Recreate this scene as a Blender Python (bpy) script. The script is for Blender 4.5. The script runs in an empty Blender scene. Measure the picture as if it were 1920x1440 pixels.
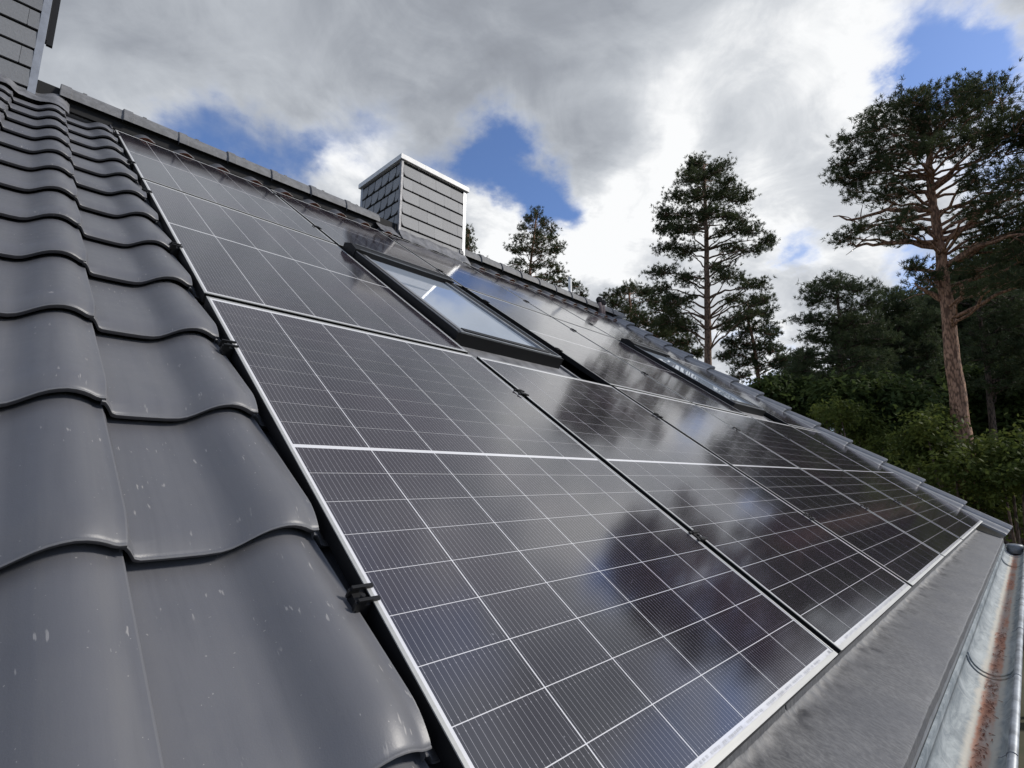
import bpy, bmesh, math, random
import numpy as np
from mathutils import Vector, Matrix, noise as mnoise

random.seed(7)
rng = np.random.default_rng(7)
scene = bpy.context.scene
COL = scene.collection
PITCH = math.radians(35.0)
CP, SP = math.cos(PITCH), math.sin(PITCH)

# ------------------------------------------------------------------ camera
FPX = 982.48                                   # focal length in photo pixels (1920 wide)
CAM = Vector((-0.46376, -0.39679, 0.43787))
RC = Matrix(((0.69698897, -0.5833346, 0.4170457),      # rows: camera right, down, forward in roof axes
             (0.12766323, -0.4713543, -0.87265527),
             (0.7056263, 0.6614725, -0.25405836)))
ROOF = Matrix(((1, 0, 0), (0, CP, -SP), (0, SP, CP)))  # roof axes (along eave, up slope, normal) -> world
cam_right, cam_down, cam_fwd = (ROOF @ RC[i] for i in range(3))
cam_data = bpy.data.cameras.new("camera")
cam = bpy.data.objects.new("camera", cam_data)
COL.objects.link(cam)
cam_data.sensor_width = 36.0
cam_data.lens = FPX / 1920.0 * 36.0
cam_data.clip_start = 0.02
cam_data.clip_end = 2000.0
mw = Matrix.Identity(4)
for i in range(3):
    mw[i][0], mw[i][1], mw[i][2], mw[i][3] = cam_right[i], -cam_down[i], -cam_fwd[i], CAM[i]
cam.matrix_world = mw
scene.camera = cam


def ray(px, py):
    """unit world direction through a pixel of the 1920x1440 photograph"""
    d = cam_right * ((px - 960) / FPX) + cam_down * ((py - 720) / FPX) + cam_fwd
    return d.normalized()


def at(px, py, dist):
    """world point on that ray at a horizontal distance from the camera"""
    d = ray(px, py)
    return CAM + d * (dist / math.hypot(d.x, d.y))


# ------------------------------------------------------------------ sky
SUN_DIR = Vector((0.62, -0.57, 0.54)).normalized()
world = bpy.data.worlds.new("World")
scene.world = world
world.use_nodes = True
nt = world.node_tree
nt.nodes.clear()


class NB:
    """small helper to chain shader nodes"""
    def __init__(self, tree):
        self.t = tree

    def n(self, kind, **kw):
        nd = self.t.nodes.new(kind)
        for k, v in kw.items():
            setattr(nd, k, v)
        return nd

    def put(self, sock, v):
        if isinstance(v, bpy.types.NodeSocket):
            self.t.links.new(v, sock)
        elif v is not None:
            sock.default_value = v

    def math(self, op, a, b=None, c=None, clamp=False):
        nd = self.n("ShaderNodeMath", operation=op)
        nd.use_clamp = clamp
        for i, v in enumerate((a, b, c)):
            if v is not None:
                self.put(nd.inputs[i], v)
        return nd.outputs[0]

    def vmath(self, op, a, b=None, scale=None):
        nd = self.n("ShaderNodeVectorMath", operation=op)
        self.put(nd.inputs[0], a)
        if b is not None:
            self.put(nd.inputs[1], b)
        if scale is not None:
            self.put(nd.inputs[3], scale)
        return nd.outputs[1] if op in ("DOT_PRODUCT", "LENGTH") else nd.outputs[0]

    def noise(self, vec, scale, detail=4, rough=0.5, dist=0.0, dims="3D"):
        nd = self.n("ShaderNodeTexNoise", noise_dimensions=dims)
        self.put(nd.inputs["Vector"], vec)
        nd.inputs["Scale"].default_value = scale
        nd.inputs["Detail"].default_value = detail
        nd.inputs["Roughness"].default_value = rough
        nd.inputs["Distortion"].default_value = dist
        return nd.outputs[0]

    def smooth(self, v, lo, hi, a=0.0, b=1.0):
        nd = self.n("ShaderNodeMapRange", interpolation_type="SMOOTHSTEP")
        self.put(nd.inputs[0], v)
        for i, x in enumerate((lo, hi, a, b)):
            nd.inputs[1 + i].default_value = x
        return nd.outputs[0]

    def mix(self, f, a, b, blend="MIX"):
        nd = self.n("ShaderNodeMix", data_type="RGBA", blend_type=blend)
        self.put(nd.inputs[0], f)
        self.put(nd.inputs[6], a)
        self.put(nd.inputs[7], b)
        return nd.outputs[2]

    def sep(self, v):
        nd = self.n("ShaderNodeSeparateXYZ")
        self.put(nd.inputs[0], v)
        return nd.outputs

    def comb(self, x, y, z):
        nd = self.n("ShaderNodeCombineXYZ")
        for i, v in enumerate((x, y, z)):
            self.put(nd.inputs[i], v)
        return nd.outputs[0]


def rgb(r, g, b):
    return (r, g, b, 1.0)


W = NB(nt)
tc = W.n("ShaderNodeTexCoord")
dirv = W.vmath("NORMALIZE", tc.outputs["Generated"])
dx, dy, dz = W.sep(dirv)
sky = W.n("ShaderNodeTexSky", sky_type="NISHITA")
sky.sun_disc = False
sky.sun_elevation = math.asin(SUN_DIR.z)
sky.sun_rotation = math.atan2(SUN_DIR.x, SUN_DIR.y)
sky.altitude = 100
sky.air_density = 1.0
sky.dust_density = 0.6
sky.ozone_density = 2.0
SKY_STRENGTH = 0.15
# clouds live on a high layer: the view direction is projected on it
zz = W.math("ADD", W.math("MAXIMUM", dz, 0.0), 0.30)
cpos = W.comb(W.math("DIVIDE", dx, zz), W.math("DIVIDE", dy, zz), 0.0)
fbm = W.noise(cpos, 1.9, 10, 0.56, 0.25)
fbm2 = W.noise(W.vmath("ADD", cpos, (3.7, 1.3, 0.4)), 4.2, 8, 0.55, 0.2)


warp_n = W.n("ShaderNodeTexNoise", noise_dimensions="3D")
W.put(warp_n.inputs["Vector"], cpos)
warp_n.inputs["Scale"].default_value = 5.0
warp_n.inputs["Detail"].default_value = 7
warp_n.inputs["Roughness"].default_value = 0.6
wdir = W.vmath("NORMALIZE", W.vmath("ADD", dirv, W.vmath("SCALE", W.vmath("SUBTRACT", warp_n.outputs[1], (0.5, 0.5, 0.5)), scale=0.20)))


def blobs(lst):
    acc = None
    for px, py, sx, amp in lst:
        d = ray(px, py)
        sig = sx / FPX
        dot = W.vmath("DOT_PRODUCT", wdir, (d.x, d.y, d.z))
        e = W.math("EXPONENT", W.math("MULTIPLY", W.math("SUBTRACT", dot, 1.0), 1.0 / (sig * sig)))
        acc = W.math("MULTIPLY", e, amp) if acc is None else W.math("MULTIPLY_ADD", e, amp, acc)
    return acc


# openings (negative) and masses (positive) of the cloud cover
COVER = [(720, 250, 50, 0.08), (380, 240, 60, -0.20), (480, 262, 60, -0.19), (575, 290, 66, -0.26), (660, 285, 45, -0.18), (760, 290, 40, -0.10), (340, 222, 34, -0.12), (460, 150, 60, 0.14), (600, 190, 50, 0.12),
         (930, 310, 60, -0.30), (1060, 365, 62, -0.36), (880, 300, 50, -0.20), (1010, 285, 40, -0.10), (1090, 415, 36, -0.28), (970, 375, 46, -0.22), (1010, 410, 36, -0.16), (1250, 560, 120, 0.2), (900, 560, 100, 0.2),
         (1800, 80, 52, -0.36), (1770, 10, 60, -0.36), (1860, 120, 45, -0.22), (1690, 130, 24, -0.18), (1480, 490, 26, -0.28),
         (1435, 630, 34, -0.28), (1700, 545, 34, -0.22), (1600, 10, 26, -0.20),
         (650, 355, 40, 0.30), (930, 432, 42, 0.34), (1170, 360, 52, 0.30), (1095, 478, 40, 0.26),
         (1300, 250, 240, 0.30), (850, 80, 320, 0.30), (150, 120, 180, 0.30), (1910, 30, 40, 0.20),
         (1600, 200, 110, 0.18), (820, 225, 60, 0.16), (1500, 600, 60, 0.14)]
dens = W.math("ADD", W.math("ADD", W.math("MULTIPLY_ADD", fbm, 1.5, -0.25), W.math("MULTIPLY_ADD", fbm2, 0.6, -0.16)), blobs(COVER))
cover = W.smooth(dens, 0.42, 0.82)
# light and dark inside the clouds
TONE = [(1330, 210, 190, 0.04), (1400, 330, 60, 0.12), (1260, 160, 50, 0.10), (1500, 250, 50, -0.12), (1340, 260, 40, -0.10), (1620, 200, 170, 0.16), (1640, 110, 90, 0.16), (1420, 400, 150, 0.14), (1185, 360, 70, 0.34),
        (655, 345, 50, 0.42), (930, 440, 70, 0.50), (1100, 480, 60, 0.45), (1300, 520, 110, 0.22), (1000, 520, 80, 0.25), (1560, 470, 110, 0.16), (1200, 260, 40, 0.14), (1450, 640, 70, 0.3), (1850, 180, 80, 0.25),
        (780, 60, 220, -0.11), (1100, 130, 140, -0.08), (1130, 250, 90, -0.03), (560, 40, 200, 0.0), (300, 120, 160, 0.08), (230, 180, 50, 0.10),
        (1300, 60, 120, 0.06), (1150, 520, 60, -0.04), (1500, 100, 90, 0.06)]
tone = W.math("ADD", W.math("ADD", W.math("MULTIPLY", W.math("SUBTRACT", W.noise(W.vmath("ADD", cpos, (9.1, 4.2, 0.0)), 2.1, 9, 0.55, 0.6), 0.5), 1.15),
              W.math("MULTIPLY", W.math("SUBTRACT", W.noise(W.vmath("ADD", cpos, (2.1, 7.2, 0.0)), 5.5, 8, 0.60, 0.8), 0.5), 0.62)), blobs(TONE))
edge_light = W.math("MULTIPLY", W.math("SUBTRACT", 1.0, W.smooth(dens, 0.60, 0.95)), 0.20)
bright = W.math("ADD", W.math("ADD", tone, 0.45), edge_light, clamp=True)
ramp = W.n("ShaderNodeValToRGB")
W.put(ramp.inputs[0], bright)
ramp.color_ramp.elements[0].position = 0.0
ramp.color_ramp.elements[0].color = rgb(0.22, 0.235, 0.27)
ramp.color_ramp.elements[1].position = 1.0
ramp.color_ramp.elements[1].color = rgb(0.97, 0.98, 0.99)
for pos, c in ((0.35, (0.34, 0.365, 0.41)), (0.62, (0.50, 0.53, 0.575)), (0.84, (0.70, 0.725, 0.76))):
    el = ramp.color_ramp.elements.new(pos)
    el.color = rgb(*c)
skycol = W.mix(1.0, sky.outputs[0], rgb(0.80, 0.88, 1.10), "MULTIPLY")
skylin = W.vmath("SCALE", skycol, scale=SKY_STRENGTH)
final = W.mix(cover, skylin, ramp.outputs[0])
bg = W.n("ShaderNodeBackground")
W.put(bg.inputs[0], final)
bg.inputs[1].default_value = 1.0
wo = W.n("ShaderNodeOutputWorld")
nt.links.new(bg.outputs[0], wo.inputs[0])

# ------------------------------------------------------------------ sun (behind thin cloud: soft)
sun_data = bpy.data.lights.new("sun", "SUN")
sun_data.energy = 3.0
sun_data.angle = math.radians(8)
sun_data.color = (1.0, 0.95, 0.87)
sun = bpy.data.objects.new("sun", sun_data)
COL.objects.link(sun)
sun.rotation_euler = SUN_DIR.to_track_quat("Z", "Y").to_euler()

vs = scene.view_settings
vs.view_transform = "Standard"
vs.look = "None"
vs.exposure = 0.0
vs.gamma = 1.0
vs.use_curve_mapping = False
scene.cycles.max_bounces = 6
scene.cycles.caustics_reflective = False
scene.cycles.caustics_refractive = False


# ------------------------------------------------------------------ materials
def new_mat(name):
    m = bpy.data.materials.new(name)
    m.use_nodes = True
    b = NB(m.node_tree)
    p = m.node_tree.nodes["Principled BSDF"]
    return m, b, p


def bump(b, p, h, strength, dist=0.01):
    nd = b.n("ShaderNodeBump")
    nd.inputs["Strength"].default_value = strength
    nd.inputs["Distance"].default_value = dist
    b.put(nd.inputs["Height"], h)
    b.put(p.inputs["Normal"], nd.outputs[0])


def objco(b):
    return b.n("ShaderNodeTexCoord").outputs["Object"]


def wco(b):
    return b.n("ShaderNodeNewGeometry").outputs["Position"]


def simple(name, col, rough=0.5, metal=0.0, var=0.12, scale=20.0, bmp=0.0, spec=0.5, world_space=False):
    m, b, p = new_mat(name)
    co = wco(b) if world_space else objco(b)
    n = b.noise(co, scale, 5, 0.6)
    f = b.smooth(n, 0.3, 0.7)
    lo = rgb(*[c * (1 - var) for c in col])
    hi = rgb(*[min(1, c * (1 + var)) for c in col])
    b.put(p.inputs["Base Color"], b.mix(f, lo, hi))
    p.inputs["Roughness"].default_value = rough
    p.inputs["Metallic"].default_value = metal
    p.inputs["Specular IOR Level"].default_value = spec
    if bmp:
        bump(b, p, b.noise(co, scale * 3, 4, 0.6), bmp)
    return m


def make_tile_mat():
    m, b, p = new_mat("engobed_tile")
    co = objco(b)
    wc = wco(b)
    x, y, z = b.sep(co)
    rnd = b.n("ShaderNodeObjectInfo").outputs["Random"]
    base = b.mix(rnd, rgb(0.116, 0.117, 0.128), rgb(0.138, 0.138, 0.148))
    blot = b.smooth(b.noise(wc, 9, 4, 0.6), 0.35, 0.7)
    base = b.mix(b.math("MULTIPLY", blot, 0.35), base, rgb(0.105, 0.108, 0.123))
    dust = b.smooth(b.noise(wc, 60, 6, 0.7), 0.60, 0.85)
    base = b.mix(b.math("MULTIPLY", dust, 0.10), base, rgb(0.3, 0.29, 0.28))
    strk = b.noise(b.vmath("MULTIPLY", wc, (38.0, 2.2, 2.2)), 1.0, 5, 0.65, 0.2)
    base = b.mix(b.math("MULTIPLY", b.smooth(strk, 0.48, 0.72), 0.22), base, rgb(0.175, 0.170, 0.165))
    base = b.mix(b.math("MULTIPLY", b.smooth(strk, 0.50, 0.28), 0.25), base, rgb(0.075, 0.077, 0.088))
    # worn pale arris along the nose of the tile
    worn = b.math("MULTIPLY", b.math("LESS_THAN", y, 0.0012), b.math("GREATER_THAN", z, -1.0))
    base = b.mix(b.math("MULTIPLY", b.math("MULTIPLY", worn, b.math("GREATER_THAN", y, -0.0011)), 0.32), base, rgb(0.24, 0.235, 0.23))
    base = b.mix(b.math("MULTIPLY", b.math("GREATER_THAN", x, 0.2758), 0.30), base, rgb(0.23, 0.225, 0.22))
    # pale scuffs: short scratches along the slope
    sc = b.noise(b.vmath("MULTIPLY", wc, (160.0, 30.0, 30.0)), 1.0, 2, 0.5)
    zone = b.smooth(b.noise(wc, 9.0, 3, 0.6), 0.53, 0.62)
    scr = b.math("MULTIPLY", b.smooth(sc, 0.66, 0.72), zone)
    speck = b.smooth(b.noise(wc, 190.0, 1, 0.5), 0.775, 0.80)
    base = b.mix(b.math("MULTIPLY", b.math("MAXIMUM", scr, speck), 0.55), base, rgb(0.42, 0.40, 0.38))
    b.put(p.inputs["Base Color"], base)
    b.put(p.inputs["Roughness"], b.math("MULTIPLY_ADD", b.noise(wc, 30, 4, 0.6), 0.14, 0.36))
    p.inputs["Specular IOR Level"].default_value = 0.65
    bump(b, p, b.noise(wc, 420, 3, 0.6), 0.08, 0.003)
    return m


M = {}
M["tile"] = make_tile_mat()
M["clay"] = simple("fired_clay", (0.21, 0.075, 0.045), 0.85, var=0.3, scale=40, bmp=0.2)
M["clay_cap"] = simple("ridge_concrete", (0.165, 0.165, 0.17), 0.65, var=0.2, scale=18, bmp=0.2, world_space=True)
M["verge"] = simple("verge_engobe", (0.29, 0.29, 0.298), 0.5, var=0.1, scale=12, world_space=True)
M["stem"] = simple("pinkish_stem", (0.20, 0.15, 0.145), 0.8, var=0.2)
M["bead"] = simple("zinc_bead", (0.30, 0.32, 0.34), 0.5, 0.2, var=0.4, scale=16, world_space=True)
M["cap"] = simple("chimney_cap_sheet", (0.80, 0.79, 0.77), 0.45, 0.0, var=0.12, scale=9, world_space=True)
M["deck"] = simple("roof_underlay", (0.02, 0.02, 0.022), 0.9)
M["black"] = simple("black_anodised", (0.010, 0.010, 0.011), 0.5, var=0.1, spec=0.3)
M["black_matt"] = simple("black_rubber", (0.008, 0.008, 0.009), 0.8, var=0.1)
M["lead"] = simple("lead_flashing", (0.21, 0.21, 0.22), 0.5, 0.35, var=0.3, scale=14, bmp=0.25, world_space=True)
M["zinc_trim"] = simple("zinc_trim", (0.31, 0.32, 0.335), 0.42, 0.5, var=0.15, scale=10, world_space=True)
M["white_metal"] = simple("white_coated_metal", (0.78, 0.78, 0.76), 0.4, 0.0, var=0.05)
M["wall"] = simple("rendered_wall", (0.55, 0.53, 0.48), 0.9, var=0.1, scale=30, bmp=0.2)
M["slate_dark"] = None


def make_frame_mat():
    m, b, p = new_mat("anodised_aluminium")
    co = wco(b)
    n = b.noise(b.vmath("MULTIPLY", co, (6.0, 60.0, 60.0)), 2.0, 4, 0.6)
    b.put(p.inputs["Base Color"], b.mix(n, rgb(0.40, 0.40, 0.385), rgb(0.54, 0.54, 0.52)))
    p.inputs["Metallic"].default_value = 0.35
    p.inputs["Roughness"].default_value = 0.45
    return m


M["alu"] = make_frame_mat()
GLASS_ROUGH = 0.10


def glass_top(b, p, wc):
    """the textured solar glass that covers cells and backsheet"""
    n = b.noise(wc, 5.0, 5, 0.6)
    b.put(p.inputs["Roughness"], b.math("MULTIPLY_ADD", n, 0.06, GLASS_ROUGH - 0.03))
    p.inputs["IOR"].default_value = 2.4
    p.inputs["Specular IOR Level"].default_value = 0.5


def make_cell_mat():
    m, b, p = new_mat("solar_cell")
    co = objco(b)
    wc = wco(b)
    x, y, z = b.sep(co)
    rnd = b.n("ShaderNodeObjectInfo").outputs["Random"]
    base = b.mix(rnd, rgb(0.0085, 0.006, 0.010), rgb(0.013, 0.009, 0.017))
    tint = b.smooth(b.noise(wc, 1.7, 3, 0.5), 0.42, 0.68)
    base = b.mix(tint, base, rgb(0.019, 0.010, 0.019))
    # sixteen printed busbars along the slope in every cell column
    PITCHC = 0.0933782
    colw = 0.184
    fx = b.math("FRACT", b.math("MULTIPLY", b.math("DIVIDE", b.math("FRACT", b.math("DIVIDE", b.math("ADD", x, 0.0), colw)), 0.9891), 16.0))
    dist = b.math("ABSOLUTE", b.math("SUBTRACT", fx, 0.5))
    line = b.math("LESS_THAN", dist, 0.026)
    fy = b.math("FRACT", b.math("DIVIDE", y, PITCHC))
    pads = b.math("MULTIPLY", b.math("LESS_THAN", dist, 0.060),
                  b.math("LESS_THAN", b.math("ABSOLUTE", b.math("SUBTRACT", b.math("ABSOLUTE", b.math("SUBTRACT", fy, 0.485)), 0.395)), 0.012))
    ln = b.math("MAXIMUM", line, pads)
    base = b.mix(b.math("MULTIPLY", ln, 0.85), base, rgb(0.40, 0.39, 0.41))
    # light film of dust and dried drops
    dust = b.smooth(b.noise(wc, 3.0, 7, 0.7), 0.45, 0.9)
    base = b.mix(b.math("MULTIPLY_ADD", dust, 0.035, 0.004), base, rgb(0.5, 0.47, 0.44))
    drop = b.smooth(b.noise(wc, 75.0, 2, 0.5), 0.765, 0.785)
    base = b.mix(b.math("MULTIPLY", drop, 0.3), base, rgb(0.5, 0.5, 0.52))
    b.put(p.inputs["Base Color"], base)
    glass_top(b, p, wc)
    return m


def make_backsheet_mat():
    m, b, p = new_mat("white_backsheet")
    wc = wco(b)
    dust = b.smooth(b.noise(wc, 4.0, 6, 0.7), 0.4, 0.9)
    b.put(p.inputs["Base Color"], b.mix(b.math("MULTIPLY", dust, 0.2), rgb(0.80, 0.79, 0.80), rgb(0.58, 0.56, 0.53)))
    ox, oy, oz = b.sep(objco(b))
    gr = b.math("MULTIPLY", b.smooth(oy, 0.010, 0.022, 1.0, 0.0), b.smooth(b.noise(wc, 25.0, 5, 0.7), 0.35, 0.75))
    b.put(p.inputs["Base Color"], b.mix(b.math("MULTIPLY", gr, 0.5), b.mix(b.math("MULTIPLY", dust, 0.2), rgb(0.80, 0.79, 0.80), rgb(0.58, 0.56, 0.53)), rgb(0.25, 0.23, 0.20)))
    glass_top(b, p, wc)
    return m


M["cell"] = make_cell_mat()
M["sheet"] = make_backsheet_mat()
M["print"] = simple("grey_print", (0.50, 0.50, 0.52), 0.3)


def make_slate_mat(name, a, c):
    m, b, p = new_mat(name)
    wc = wco(b)
    rnd = b.n("ShaderNodeObjectInfo").outputs["Random"]
    base = b.mix(rnd, rgb(*a), rgb(*c))
    fine = b.smooth(b.noise(wc, 55, 6, 0.7, 0.6), 0.35, 0.75)
    base = b.mix(b.math("MULTIPLY", fine, 0.30), base, rgb(*[v * 0.62 for v in a]))
    b.put(p.inputs["Base Color"], base)
    p.inputs["Roughness"].default_value = 0.62
    bump(b, p, b.noise(wc, 45, 6, 0.65, 0.8), 0.45, 0.004)
    return m


M["slate_old"] = make_slate_mat("old_slate", (0.17, 0.175, 0.185), (0.215, 0.22, 0.23))
M["slate"] = make_slate_mat("fibre_slate", (0.27, 0.27, 0.275), (0.34, 0.34, 0.343))


def make_glass_mat():
    m, b, p = new_mat("window_glass")
    p.inputs["Base Color"].default_value = rgb(0.34, 0.39, 0.46)
    p.inputs["Roughness"].default_value = 0.015
    p.inputs["IOR"].default_value = 2.3
    p.inputs["Specular IOR Level"].default_value = 0.7
    bump(b, p, b.noise(wco(b), 3.0, 2, 0.5), 0.02, 0.02)
    return m


M["pane"] = make_glass_mat()


def make_membrane_mat():
    m, b, p = new_mat("grey_bitumen_sheet")
    wc = wco(b)
    st = b.noise(b.vmath("MULTIPLY", wc, (130.0, 60.0, 60.0)), 1.0, 6, 0.72, 0.3)
    big = b.noise(wc, 5.0, 4, 0.6)
    base = b.mix(b.smooth(st, 0.34, 0.68), rgb(0.080, 0.081, 0.087), rgb(0.172, 0.172, 0.175))
    base = b.mix(b.math("MULTIPLY", b.smooth(big, 0.4, 0.7), 0.35), base, rgb(0.068, 0.072, 0.088))
    fl = b.smooth(b.noise(b.vmath("MULTIPLY", wc, (300.0, 120.0, 120.0)), 1.0, 2, 0.5), 0.70, 0.78)
    base = b.mix(b.math("MULTIPLY", fl, 0.5), base, rgb(0.24, 0.24, 0.24))
    b.put(p.inputs["Base Color"], base)
    p.inputs["Roughness"].default_value = 0.55
    bump(b, p, st, 0.25, 0.003)
    return m


M["membrane"] = make_membrane_mat()


def make_gutter_mat():
    m, b, p = new_mat("weathered_zinc")
    wc = wco(b)
    x, y, z = b.sep(wc)
    cloud = b.noise(b.vmath("MULTIPLY", wc, (5.0, 15.0, 15.0)), 1.0, 7, 0.72, 0.9)
    base = b.mix(b.smooth(cloud, 0.3, 0.72), rgb(0.17, 0.20, 0.22), rgb(0.43, 0.47, 0.48))
    run = b.noise(b.vmath("MULTIPLY", wc, (45.0, 4.0, 4.0)), 1.0, 5, 0.6, 0.3)
    base = b.mix(b.math("MULTIPLY", b.smooth(run, 0.52, 0.75), 0.4), base, rgb(0.52, 0.54, 0.55))
    # lime and rust tide mark along the gutter bottom
    wob = b.math("MULTIPLY", b.math("SUBTRACT", b.noise(wc, 14.0, 5, 0.65), 0.5), 0.030)
    cy = b.math("ABSOLUTE", b.math("ADD", b.math("SUBTRACT", y, -0.213), wob))
    lime = b.smooth(cy, 0.026, 0.044, 1.0, 0.0)
    base = b.mix(b.math("MULTIPLY", lime, 0.85), base, rgb(0.60, 0.56, 0.48))
    patch = b.smooth(b.noise(b.vmath("MULTIPLY", wc, (2.2, 12.0, 12.0)), 1.0, 5, 0.6), 0.36, 0.6)
    rust = b.math("MULTIPLY", b.smooth(cy, 0.013, 0.024, 1.0, 0.0), b.math("MULTIPLY_ADD", patch, 0.75, 0.25))
    base = b.mix(rust, base, rgb(0.60, 0.285, 0.18))
    b.put(p.inputs["Base Color"], base)
    b.put(p.inputs["Metallic"], b.math("MULTIPLY", b.math("SUBTRACT", 1.0, lime), 0.05))
    b.put(p.inputs["Roughness"], b.math("MULTIPLY_ADD", cloud, 0.2, 0.55))
    p.inputs["Specular IOR Level"].default_value = 0.35
    return m


M["gutter"] = make_gutter_mat()
M["needle_litter"] = simple("dry_needles", (0.26, 0.10, 0.06), 0.8, var=0.5, scale=90)


def make_foliage(name, dark, light, warm, tr=0.25):
    m, b, p = new_mat(name)
    wc = wco(b)
    n = b.noise(wc, 1.3, 4, 0.6)
    fine = b.noise(wc, 9.0, 3, 0.6)
    base = b.mix(b.smooth(n, 0.35, 0.68), rgb(*dark), rgb(*light))
    base = b.mix(b.math("MULTIPLY", b.smooth(fine, 0.5, 0.75), 0.5), base, rgb(*warm))
    b.put(p.inputs["Base Color"], base)
    p.inputs["Roughness"].default_value = 0.6
    p.inputs["Specular IOR Level"].default_value = 0.1
    tl = b.n("ShaderNodeBsdfTranslucent")
    b.put(tl.inputs[0], base)
    mx = b.n("ShaderNodeMixShader")
    mx.inputs[0].default_value = tr
    out = m.node_tree.nodes["Material Output"]
    m.node_tree.links.new(p.outputs[0], mx.inputs[1])
    m.node_tree.links.new(tl.outputs[0], mx.inputs[2])
    m.node_tree.links.new(mx.outputs[0], out.inputs[0])
    return m


M["needles"] = make_foliage("pine_needles", (0.044, 0.058, 0.028), (0.086, 0.104, 0.046), (0.118, 0.122, 0.052), 0.35)
M["needles_deep"] = make_foliage("pine_needles_deep", (0.050, 0.068, 0.036), (0.090, 0.115, 0.054), (0.120, 0.128, 0.058), 0.3)
M["leaves"] = make_foliage("broad_leaves", (0.060, 0.085, 0.022), (0.140, 0.170, 0.042), (0.20, 0.20, 0.055), 0.45)
M["leaves_dark"] = make_foliage("shade_leaves", (0.048, 0.074, 0.027), (0.098, 0.135, 0.042), (0.145, 0.160, 0.050), 0.4)


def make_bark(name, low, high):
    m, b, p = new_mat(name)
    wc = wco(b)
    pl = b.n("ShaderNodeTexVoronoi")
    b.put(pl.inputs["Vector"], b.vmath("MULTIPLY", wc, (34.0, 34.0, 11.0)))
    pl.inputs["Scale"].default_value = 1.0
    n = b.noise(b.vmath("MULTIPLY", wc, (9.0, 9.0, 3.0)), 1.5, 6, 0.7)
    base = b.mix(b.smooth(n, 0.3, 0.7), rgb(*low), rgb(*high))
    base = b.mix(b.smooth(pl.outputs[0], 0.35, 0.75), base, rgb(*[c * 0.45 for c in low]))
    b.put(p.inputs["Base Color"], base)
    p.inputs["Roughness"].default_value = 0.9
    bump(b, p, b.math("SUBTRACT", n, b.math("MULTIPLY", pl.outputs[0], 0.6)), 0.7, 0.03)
    return m


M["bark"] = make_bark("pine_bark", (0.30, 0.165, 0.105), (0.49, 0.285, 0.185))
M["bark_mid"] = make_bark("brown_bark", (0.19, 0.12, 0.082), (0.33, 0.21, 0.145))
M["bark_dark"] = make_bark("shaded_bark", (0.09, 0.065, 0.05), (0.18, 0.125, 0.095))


def make_ground_mat():
    m, b, p = new_mat("forest_floor")
    wc = wco(b)
    n = b.noise(wc, 0.6, 6, 0.65)
    f = b.noise(wc, 14.0, 5, 0.7)
    base = b.mix(b.smooth(n, 0.35, 0.65), rgb(0.05, 0.06, 0.025), rgb(0.10, 0.085, 0.05))
    base = b.mix(b.math("MULTIPLY", f, 0.5), base, rgb(0.04, 0.045, 0.02))
    b.put(p.inputs["Base Color"], base)
    p.inputs["Roughness"].default_value = 0.95
    return m


M["ground"] = make_ground_mat()
M["sand"] = simple("sandy_gravel", (0.40, 0.34, 0.26), 0.95, var=0.35, scale=60, bmp=0.4, world_space=True)


# ------------------------------------------------------------------ mesh helpers
class MB:
    """collects vertices and faces, with a material slot per face"""
    def __init__(self):
        self.v, self.f, self.m, self.s = [], [], [], []

    def add(self, verts, faces, mat=0, smooth=False):
        o = len(self.v)
        self.v += [tuple(x) for x in verts]
        for fc in faces:
            self.f.append(tuple(i + o for i in fc))
            self.m.append(mat)
            self.s.append(smooth)

    def box(self, x0, x1, y0, y1, z0, z1, mat=0):
        vs_ = [(x, y, z) for z in (z0, z1) for y in (y0, y1) for x in (x0, x1)]
        self.add(vs_, [(0, 2, 3, 1), (4, 5, 7, 6), (0, 1, 5, 4), (2, 6, 7, 3), (0, 4, 6, 2), (1, 3, 7, 5)], mat)

    def grid(self, pts, mat=0, smooth=True):
        """pts: rows of points"""
        nr, nc = len(pts), len(pts[0])
        self.add([p for r in pts for p in r],
                 [(r * nc + c, r * nc + c + 1, (r + 1) * nc + c + 1, (r + 1) * nc + c) for r in range(nr - 1) for c in range(nc - 1)],
                 mat, smooth)

    def tube(self, pts, rad, n=8, mat=0, caps=True):
        pts = [Vector(p) for p in pts]
        if not hasattr(rad, "__len__"):
            rad = [rad] * len(pts)
        rows = []
        up = None
        for i, p in enumerate(pts):
            t = (pts[min(i + 1, len(pts) - 1)] - pts[max(i - 1, 0)]).normalized()
            if up is None:
                up = t.orthogonal().normalized()
            up = (up - t * up.dot(t)).normalized()
            s = t.cross(up)
            rows.append([p + (up * math.cos(a) + s * math.sin(a)) * rad[i] for a in (2 * math.pi * k / n for k in range(n))])
        o = len(self.v)
        self.v += [tuple(q) for r in rows for q in r]
        for r in range(len(rows) - 1):
            for k in range(n):
                self.f.append((o + r * n + k, o + r * n + (k + 1) % n, o + (r + 1) * n + (k + 1) % n, o + (r + 1) * n + k))
                self.m.append(mat)
                self.s.append(True)
        if caps:
            self.f.append(tuple(o + k for k in reversed(range(n))))
            self.f.append(tuple(o + (len(rows) - 1) * n + k for k in range(n)))
            self.m += [mat, mat]
            self.s += [False, False]

    def mesh(self, name, mats):
        me = bpy.data.meshes.new(name)
        me.from_pydata(self.v, [], self.f)
        for mm in mats:
            me.materials.append(mm)
        me.polygons.foreach_set("material_index", self.m)
        me.polygons.foreach_set("use_smooth", self.s)
        me.update()
        return me


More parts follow.
